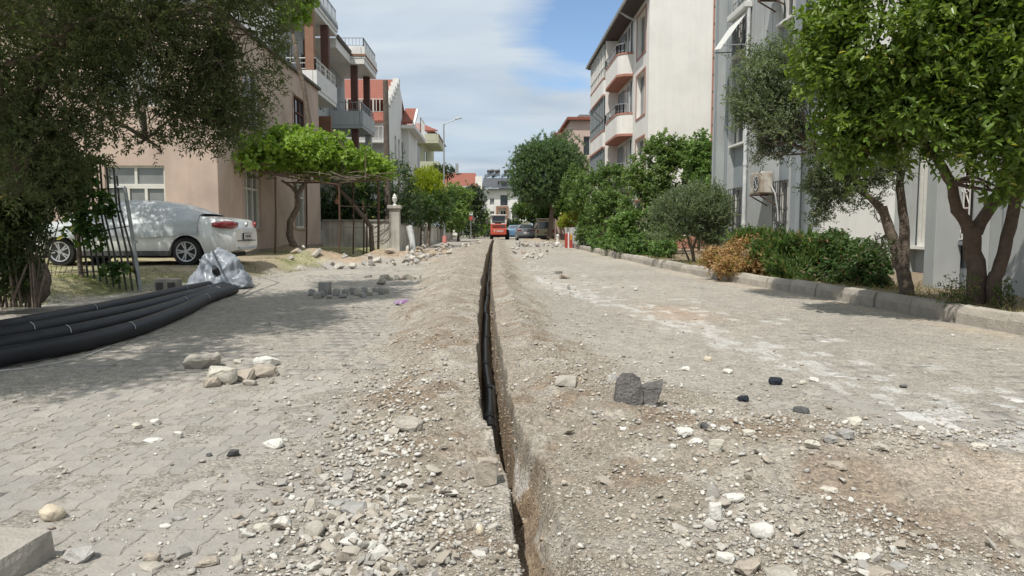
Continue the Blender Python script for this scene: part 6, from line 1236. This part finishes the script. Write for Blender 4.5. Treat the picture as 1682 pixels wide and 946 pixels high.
trunk(s, [([P(490, 424, 25), P(476, 385, 25), P(477, 365, 25), P(490, 338, 25), P(489, 318, 25), P(505, 296, 25.3)], .13, .07), ([P(489, 320, 25), P(478, 306, 25), P(462, 296, 25)], .06, .03), ([P(489, 316, 25), P(483, 303, 25), P(497, 292, 25)], .05, .03)], name='trunk')
mb = MB()
for k in range(14): mb.tube([P(642, 350 + 3 * k, 31), P(632 - 6 * math.sin(k), 362 + 3 * k, 30.6), P(620 + 12 * math.cos(k * 2), 372 + 2.4 * k, 30.2)], .012, 4)
mb.build('bare_canes', M['bark'], s)
s = thing('climbing_vine', 'thick bare vine stem climbing past the pink house to a green tuft at roof height', 'climbing plant', P(510, 215, 27))
trunk(s, [([P(505, 300, 27), P(510, 215, 26.6), P(500, 150, 26.6), P(487, 90, 26.6), P(480, 45, 26.8)], .10, .07)]); leaf_cloud('foliage', [clump_at(492, 10, 27.5, 22, 26, .8), clump_at(475, 25, 27, 14, 18, .6), clump_at(500, -8, 27.5, 16, 16, .6)], 420, 7, .13, .11, 43, VINE, s, gap=-.5, shell=.1, tw=.2)
# left street vegetation
def shrub(name, lab, cat, ells, ntw, k, L, Wd, seed, cols, stem=None, group=None, **kw):
    c = Vector(ells[0][:3]); z_ = Hs(c.x, c.y) if abs(c.x) < 14 and c.y < 90 else 0; s = thing(name, lab, cat, (c.x, c.y, z_), group=group); leaf_cloud('crown' if 'tree' in name else 'foliage', ells, ntw, k, L, Wd, seed, cols, s, **kw)
    r = stem or .05; base = Vector((c.x, c.y, z_ - .1)); paths = [([base, base.lerp(c, .55) + Vector((r, 0, 0)), Vector(c)], r, r * .4)]; trunk(s, paths, 'bark', name='trunk' if 'tree' in name else 'stem'); limbs(s, paths, ells, seed, nl=2, r0=r * .5, rt=.012); return s
shrub('olive_tree', 'grey-green leafy tree behind the urn pillar and utility pole', 'tree', [clump_at(655, 320, 36, 30, 58), clump_at(640, 350, 36, 25, 30), clump_at(672, 350, 37, 22, 30)], 1500, 7, .16, .06, 51, ((.05, .085, .04), (.12, .17, .09)), .1, gap=-.4, hexa=False)
shrub('dark_hedge', 'dark hedge behind the garden wall under the vine', 'hedge', [clump_at(545, 335, 34.5, 22, 34), clump_at(585, 330, 34.5, 36, 36), clump_at(610, 325, 34.6, 24, 40), clump_at(560, 355, 34.3, 36, 16)], 2000, 7, .15, .07, 52, ((.025, .055, .022), (.07, .11, .045)), gap=-.55, hexa=False)
shrub('cypress_tree', 'bushy conifer with golden yellow top by the left roadside wall', 'tree', [clump_at(702, 318, 44, 27, 40), clump_at(692, 300, 44, 14, 20), clump_at(712, 303, 44, 12, 18)], 2200, 7, .17, .05, 53, YG, .12, gap=-.5, hexa=False, up=1.2, spread=.3, cull=lambda p: True)
shrub('conifer_hedge', 'deep green lower conifers around the golden one on the left roadside', 'hedge', [clump_at(690, 345, 41, 30, 26), clump_at(720, 345, 43, 24, 28), clump_at(735, 330, 50, 16, 18)], 1700, 7, .17, .06, 54, ((.03, .07, .025), (.09, .15, .04)), gap=-.5, hexa=False, up=.9)
shrub('street_tree', 'mid green trees past the lamp post on the left pavement', 'tree', [clump_at(752, 328, 62, 24, 26), clump_at(745, 355, 60, 22, 24)], 1300, 7, .24, .12, 55, LG, .12, gap=-.45, hexa=False)
shrub('dark_street_tree', 'darker tree at the far left before the red-roofed house', 'tree', [clump_at(778, 325, 80, 20, 22), clump_at(780, 352, 80, 20, 26), clump_at(766, 375, 76, 16, 14)], 1300, 7, .28, .12, 56, ((.03, .055, .03), (.08, .11, .06)), .15, gap=-.4, hexa=False)
shrub('roof_climber', 'dark leafy tree top beside the street lamp post below the pale green block', 'tree', [clump_at(734, 282, 75, 12, 12), clump_at(718, 285, 75, 14, 12)], 380, 6, .26, .12, 57, ((.03, .05, .03), (.08, .11, .05)), .1, gap=-.2, hexa=False)
shrub('garden_shrub', 'light green shrub at the foot of the far white villa', 'shrub', [clump_at(795, 365, 88, 12, 16), clump_at(786, 378, 84, 10, 10)], 420, 6, .3, .15, 58, LG, .08, gap=-.4, hexa=False)
shrub('garden_hedge', 'dark hedge between the digger and the villa terrace', 'hedge', [clump_at(845, 370, 100, 14, 10), clump_at(800, 380, 95, 9, 9)], 420, 6, .3, .15, 59, ((.03, .06, .03), (.07, .11, .05)), .08, gap=-.5, hexa=False)
# right, far to near
shrub('pine_tree', 'big round dark green pine standing over the parked van', 'tree', [clump_at(903, 282, 60, 62, 56), clump_at(868, 295, 60, 28, 34), clump_at(935, 292, 60, 34, 40), clump_at(885, 260, 60, 34, 26), clump_at(915, 250, 60, 28, 18), clump_at(900, 320, 60, 52, 18)], 8500, 8, .26, .07, 61, PINE, .22, gap=-.7, hexa=False, up=.8, lump=.3, spread=.45)
shrub('street_tree', 'broad light green tree below the round pine, above the grey saloon', 'tree', [clump_at(875, 345, 68, 32, 18), clump_at(905, 342, 63, 32, 17), clump_at(935, 338, 58, 26, 16)], 2000, 7, .25, .13, 62, ((.06, .12, .03), (.12, .19, .05)), .12, gap=-.5, hexa=False)
shrub('flowering_shrub', 'yellow-green trained shrub with red flowers behind the road barrier', 'shrub', [clump_at(945, 361, 43, 24, 11), clump_at(962, 358, 43, 12, 10), clump_at(925, 368, 43, 10, 6)], 800, 6, .14, .06, 63, ((.18, .24, .03), (.34, .36, .05), (.5, .1, .04)), gap=-.5, hexa=False, yellow=.05)
shrub('garden_tree', 'dense mid green tree between the barrier and the cream building', 'tree', [clump_at(975, 325, 38, 36, 48), clump_at(1000, 350, 36, 36, 44), clump_at(965, 375, 38, 22, 26), clump_at(945, 310, 42, 22, 32), clump_at(1005, 300, 37, 24, 28)], 4200, 8, .16, .08, 64, GR, .11, gap=-.22, lump=.42, hexa=False)
shrub('leafy_tree', 'tall loose green tree with sprouting top against the cream wall', 'tree', [clump_at(1085, 290, 28.5, 48, 46), clump_at(1050, 335, 28.5, 36, 38), clump_at(1120, 290, 28.5, 36, 46), clump_at(1095, 240, 28.5, 16, 24, w=.45), clump_at(1072, 248, 28.5, 12, 22, w=.35), clump_at(1118, 250, 28.5, 14, 22, w=.4), clump_at(1035, 300, 28.5, 14, 20, w=.5)], 5000, 8, .13, .065, 65, ((.10, .165, .055), (.24, .32, .12), (.26, .3, .12)), .08, gap=-.12, lump=.42, up=.9)
shrub('laurel_hedge', 'tall green hedge filling the corner beside the grey building', 'hedge', [clump_at(1150, 265, 26.5, 22, 42), clump_at(1155, 320, 26, 16, 46), clump_at(1060, 375, 27, 60, 26)], 3000, 8, .13, .07, 66, ((.10, .17, .05), (.20, .30, .09), (.22, .3, .1)), gap=-.3, lump=.4)
shrub('shrub_row', 'low green shrubs spilling over the far part of the right kerb', 'shrub', [clump_at(1055, 405, 26, 42, 16), clump_at(1020, 398, 29, 30, 16), clump_at(988, 398, 33, 18, 18), clump_at(1090, 412, 23, 18, 13)], 1900, 8, .10, .05, 67, ((.08, .15, .05), (.18, .28, .09), (.26, .32, .1)), gap=-.25, lump=.45)
tree('olive_tree', 'small round grey-green olive tree in the bed left of the grey building', 'tree', (P(1135, 428, 20).x, 20, .13), [([P(1140, 432, 20), P(1137, 410, 20), P(1128, 385, 20)], .05, .025), ([P(1137, 412, 20), P(1146, 385, 20)], .04, .02), ([P(1132, 428, 20), P(1120, 400, 20)], .03, .02)],
     [clump_at(1130, 350, 20, 52, 42), clump_at(1100, 365, 20, 32, 36), clump_at(1165, 360, 20, 30, 42), clump_at(1145, 395, 20, 42, 22), clump_at(1180, 340, 20, 14, 22, w=.6)], 68, nl=3, r0=.018, ntw=5200, k=8, L=.075, Wd=.022, cols=OLG, gap=-.12, tw=.22, up=.9, spread=.42, lump=.5)
shrub('dry_bush', 'dried orange-brown bush on the kerb edge, left of the green oleanders', 'shrub', [clump_at(1180, 428, 15.3, 24, 16), clump_at(1225, 420, 15.3, 34, 26), clump_at(1250, 435, 14.6, 28, 18), clump_at(1205, 440, 14.8, 34, 12)], 1700, 8, .055, .026, 69, DRY, .03, gap=-.5, yellow=.1, up=.8)
shrub('oleander_hedge', 'bright green upright oleander hedge below the wall air conditioner', 'hedge', [clump_at(1280, 425, 14.6, 42, 34), clump_at(1235, 400, 15.6, 34, 14), clump_at(1330, 425, 14.0, 34, 34), clump_at(1300, 445, 13.6, 30, 22)], 2700, 9, .105, .024, 70, ((.07, .13, .04), (.18, .26, .08), (.36, .26, .14)), .03, gap=-.3, lump=.4, yellow=.08, up=1.6, spread=.35)
shrub('dark_bush', 'darker broad-leaved bush between the oleanders and the first tree trunk', 'shrub', [clump_at(1385, 435, 12.6, 42, 38), clump_at(1425, 445, 12.0, 28, 34), clump_at(1350, 455, 12.8, 38, 26), clump_at(1440, 470, 11.6, 12, 16), clump_at(1365, 405, 13, 20, 18)], 2300, 8, .075, .036, 71, ((.05, .10, .035), (.13, .20, .07), (.26, .17, .11)), .03, gap=-.15, lump=.42, yellow=.07, up=.8)
# first tree: olive-like with two stems
Y1 = 10.3
tb = P(1490, 492, Y1); paths = [([P(1493, 494, Y1), P(1483, 450, Y1), P(1474, 420, Y1), P(1462, 380, Y1), P(1450, 340, Y1)], .10, .06), ([P(1483, 440, Y1), P(1486, 380, Y1), P(1478, 310, Y1), P(1482, 260, Y1)], .075, .045), ([P(1452, 350, Y1), P(1430, 325, Y1), P(1400, 305, Y1 + .1), P(1340, 250, Y1 + .2)], .05, .025), ([P(1482, 262, Y1), P(1450, 180, Y1), P(1400, 120, Y1)], .04, .02)]
tree('olive_tree', 'dark-trunked olive tree with grey-green crown in front of the grey building', 'tree', tb, paths, [clump_at(1275, 170, 10.8, 66, 92, w=1.2), clump_at(1250, 215, 10.8, 48, 56), clump_at(1330, 150, 10.5, 66, 85), clump_at(1290, 250, 10.7, 50, 40), clump_at(1320, 235, 10.6, 55, 62), clump_at(1370, 300, 10.5, 48, 42, w=.9), clump_at(1345, 350, 10.5, 18, 22, w=.5), clump_at(1430, 250, 10.4, 60, 70, w=.7), clump_at(1440, 360, 10.3, 26, 42, w=.4), clump_at(1450, 405, 10.3, 14, 22, w=.25), clump_at(1270, 108, 10.9, 30, 22, w=.5)], 72,
     nl=3, r0=.02, ntw=12500, k=9, L=.052, Wd=.016, cols=((.095, .125, .07), (.25, .285, .19), (.28, .28, .12)), gap=-.22, tw=.13, up=.4, shell=.2)
# big citrus tree, two trunks
Y2 = 8.9
tb = P(1612, 512, Y2); paths = [([P(1606, 516, Y2), P(1603, 460, Y2), P(1598, 400, Y2), P(1594, 372, Y2)], .115, .095), ([P(1594, 378, Y2), P(1572, 345, Y2), P(1562, 300, Y2), P(1540, 262, Y2), P(1500, 215, Y2)], .075, .045), ([P(1600, 380, Y2), P(1640, 320, Y2), P(1655, 270, Y2), P(1648, 200, Y2)], .075, .05), ([P(1500, 215, Y2), P(1440, 130, Y2 - .3)], .035, .02)]
ct = tree('citrus_tree', 'glossy-leaved citrus tree with forked trunk, its big crown filling the upper right', 'tree', tb, paths, [clump_at(1400, 95, 8.4, 78, 95), clump_at(1500, 70, 8.0, 95, 105), clump_at(1610, 80, 7.8, 105, 115), clump_at(1440, 200, 8.4, 80, 62), clump_at(1540, 190, 8.0, 90, 75), clump_at(1640, 200, 7.8, 80, 80), clump_at(1400, 235, 8.6, 42, 48, w=.7), clump_at(1372, 60, 8.5, 42, 50, w=.6), clump_at(1500, 255, 8.4, 60, 24, w=.5), clump_at(1560, -60, 8.0, 160, 90, w=.8), clump_at(1700, 60, 7.8, 80, 150, w=.7), clump_at(1662, 300, 8.0, 26, 42, w=.6), clump_at(1340, 25, 8.6, 22, 26, w=.35)], 73,
     bark='bark2', nl=3, r0=.026, ntw=7200, k=8, L=.088, Wd=.044, cols=CIT, gap=-.30, tw=.22, up=.6, matk='leafgloss', shell=.25, lump=.42, yellow=.012)
# large outer leaves of the citrus tree one by one
lf = bpy.data.meshes.new('leaf'); lf.from_pydata([(0, 0, 0), (.03, .02, .006), (.07, .018, .003), (.1, 0, -.01), (.07, -.018, .003), (.03, -.02, .006)], [], [(0, 1, 2, 3), (0, 3, 4, 5)])
at = lf.attributes.new('Col', 'FLOAT_COLOR', 'FACE')
for d in at.data: d.color = (.13, .21, .035, 1)
lf.materials.append(M['leafgloss']); rl = random.Random(5)
for k in range(290):
    cx, cy, Yc, rx, ry = rl.choice([(1400, 100, 8.0, 80, 100), (1500, 80, 7.35, 100, 110), (1600, 90, 7.1, 90, 110), (1450, 200, 7.8, 80, 60), (1540, 195, 7.4, 90, 75), (1640, 200, 7.2, 40, 70)]); a = rl.uniform(0, 6.28); q_ = math.sqrt(rl.random()); o = bpy.data.objects.new('leaf', lf); COL.objects.link(o)
    p_ = P(cx + rx * q_ * math.cos(a), cy + ry * q_ * math.sin(a), Yc + .55 * q_ * q_); o.parent = ct; o.location = p_ - tb; o.rotation_euler = (rl.uniform(-.9, .9), rl.uniform(-.2, .9), rl.uniform(0, 6.28)); s_ = rl.uniform(.8, 1.15); o.scale = (s_, s_, s_)
s = thing('citrus_tree', 'leaning second dark trunk right of the forked one, leaves cut by the photo edge', 'tree', P(1634, 516, 8.75)); Y3 = 8.75
trunk(s, [([P(1630, 520, Y3), P(1632, 460, Y3), P(1640, 445, Y3), P(1655, 390, Y3), P(1668, 330, Y3), P(1690, 240, Y3)], .085, .06)], 'bark2'); leaf_cloud('crown', [clump_at(1690, 250, 8.4, 40, 70), clump_at(1720, 120, 8.4, 70, 110)], 500, 7, .088, .044, 75, CIT, s, matk='leafgloss', tw=.18)
limbs(s, [([P(1655, 390, Y3), P(1690, 240, Y3)], 0, 0)], [clump_at(1690, 250, 8.4, 40, 70)], 9, 'bark2')
rs = np.random.RandomState(19)
for k, (px, py, hpx, lab) in enumerate(((1588, 505, 55, 'thin leggy weed between the citrus trunk and the pilaster'), (1665, 520, 60, 'leggy weed with tiny leaves at the right edge behind the kerb'), (1645, 515, 40, 'low leafy sprout at the foot of the leaning trunk'), (1562, 500, 40, 'small sprouting plant left of the forked citrus trunk'), (1602, 514, 38, 'leafy suckers at the foot of the forked trunk'))):
    Yw = 8.5; s = thing('weed', lab, 'plant', P(px, py, Yw)); mb = MB(); E = []
    for j in range(5): dx = rs.uniform(-16, 16); top = P(px + dx, py - hpx * rs.uniform(.6, 1.15), Yw); mb.tube([P(px + dx * .2, py + 4, Yw), P(px + dx * .6, py - hpx * .5, Yw), top], [.005, .004, .002], 4); E += [(top.x, top.y, top.z - .05, .05, .05, .12), (top.x, top.y, top.z - .2, .05, .05, .1)]
    mb.build('stems', M['bark'], s); leaf_cloud('foliage', E, 60 if k < 2 else 90, 4, .028, .018, 80 + k, ((.05, .10, .03), (.16, .2, .06), (.3, .2, .1)), s, gap=-1, shell=0, tw=.05, yellow=.15)
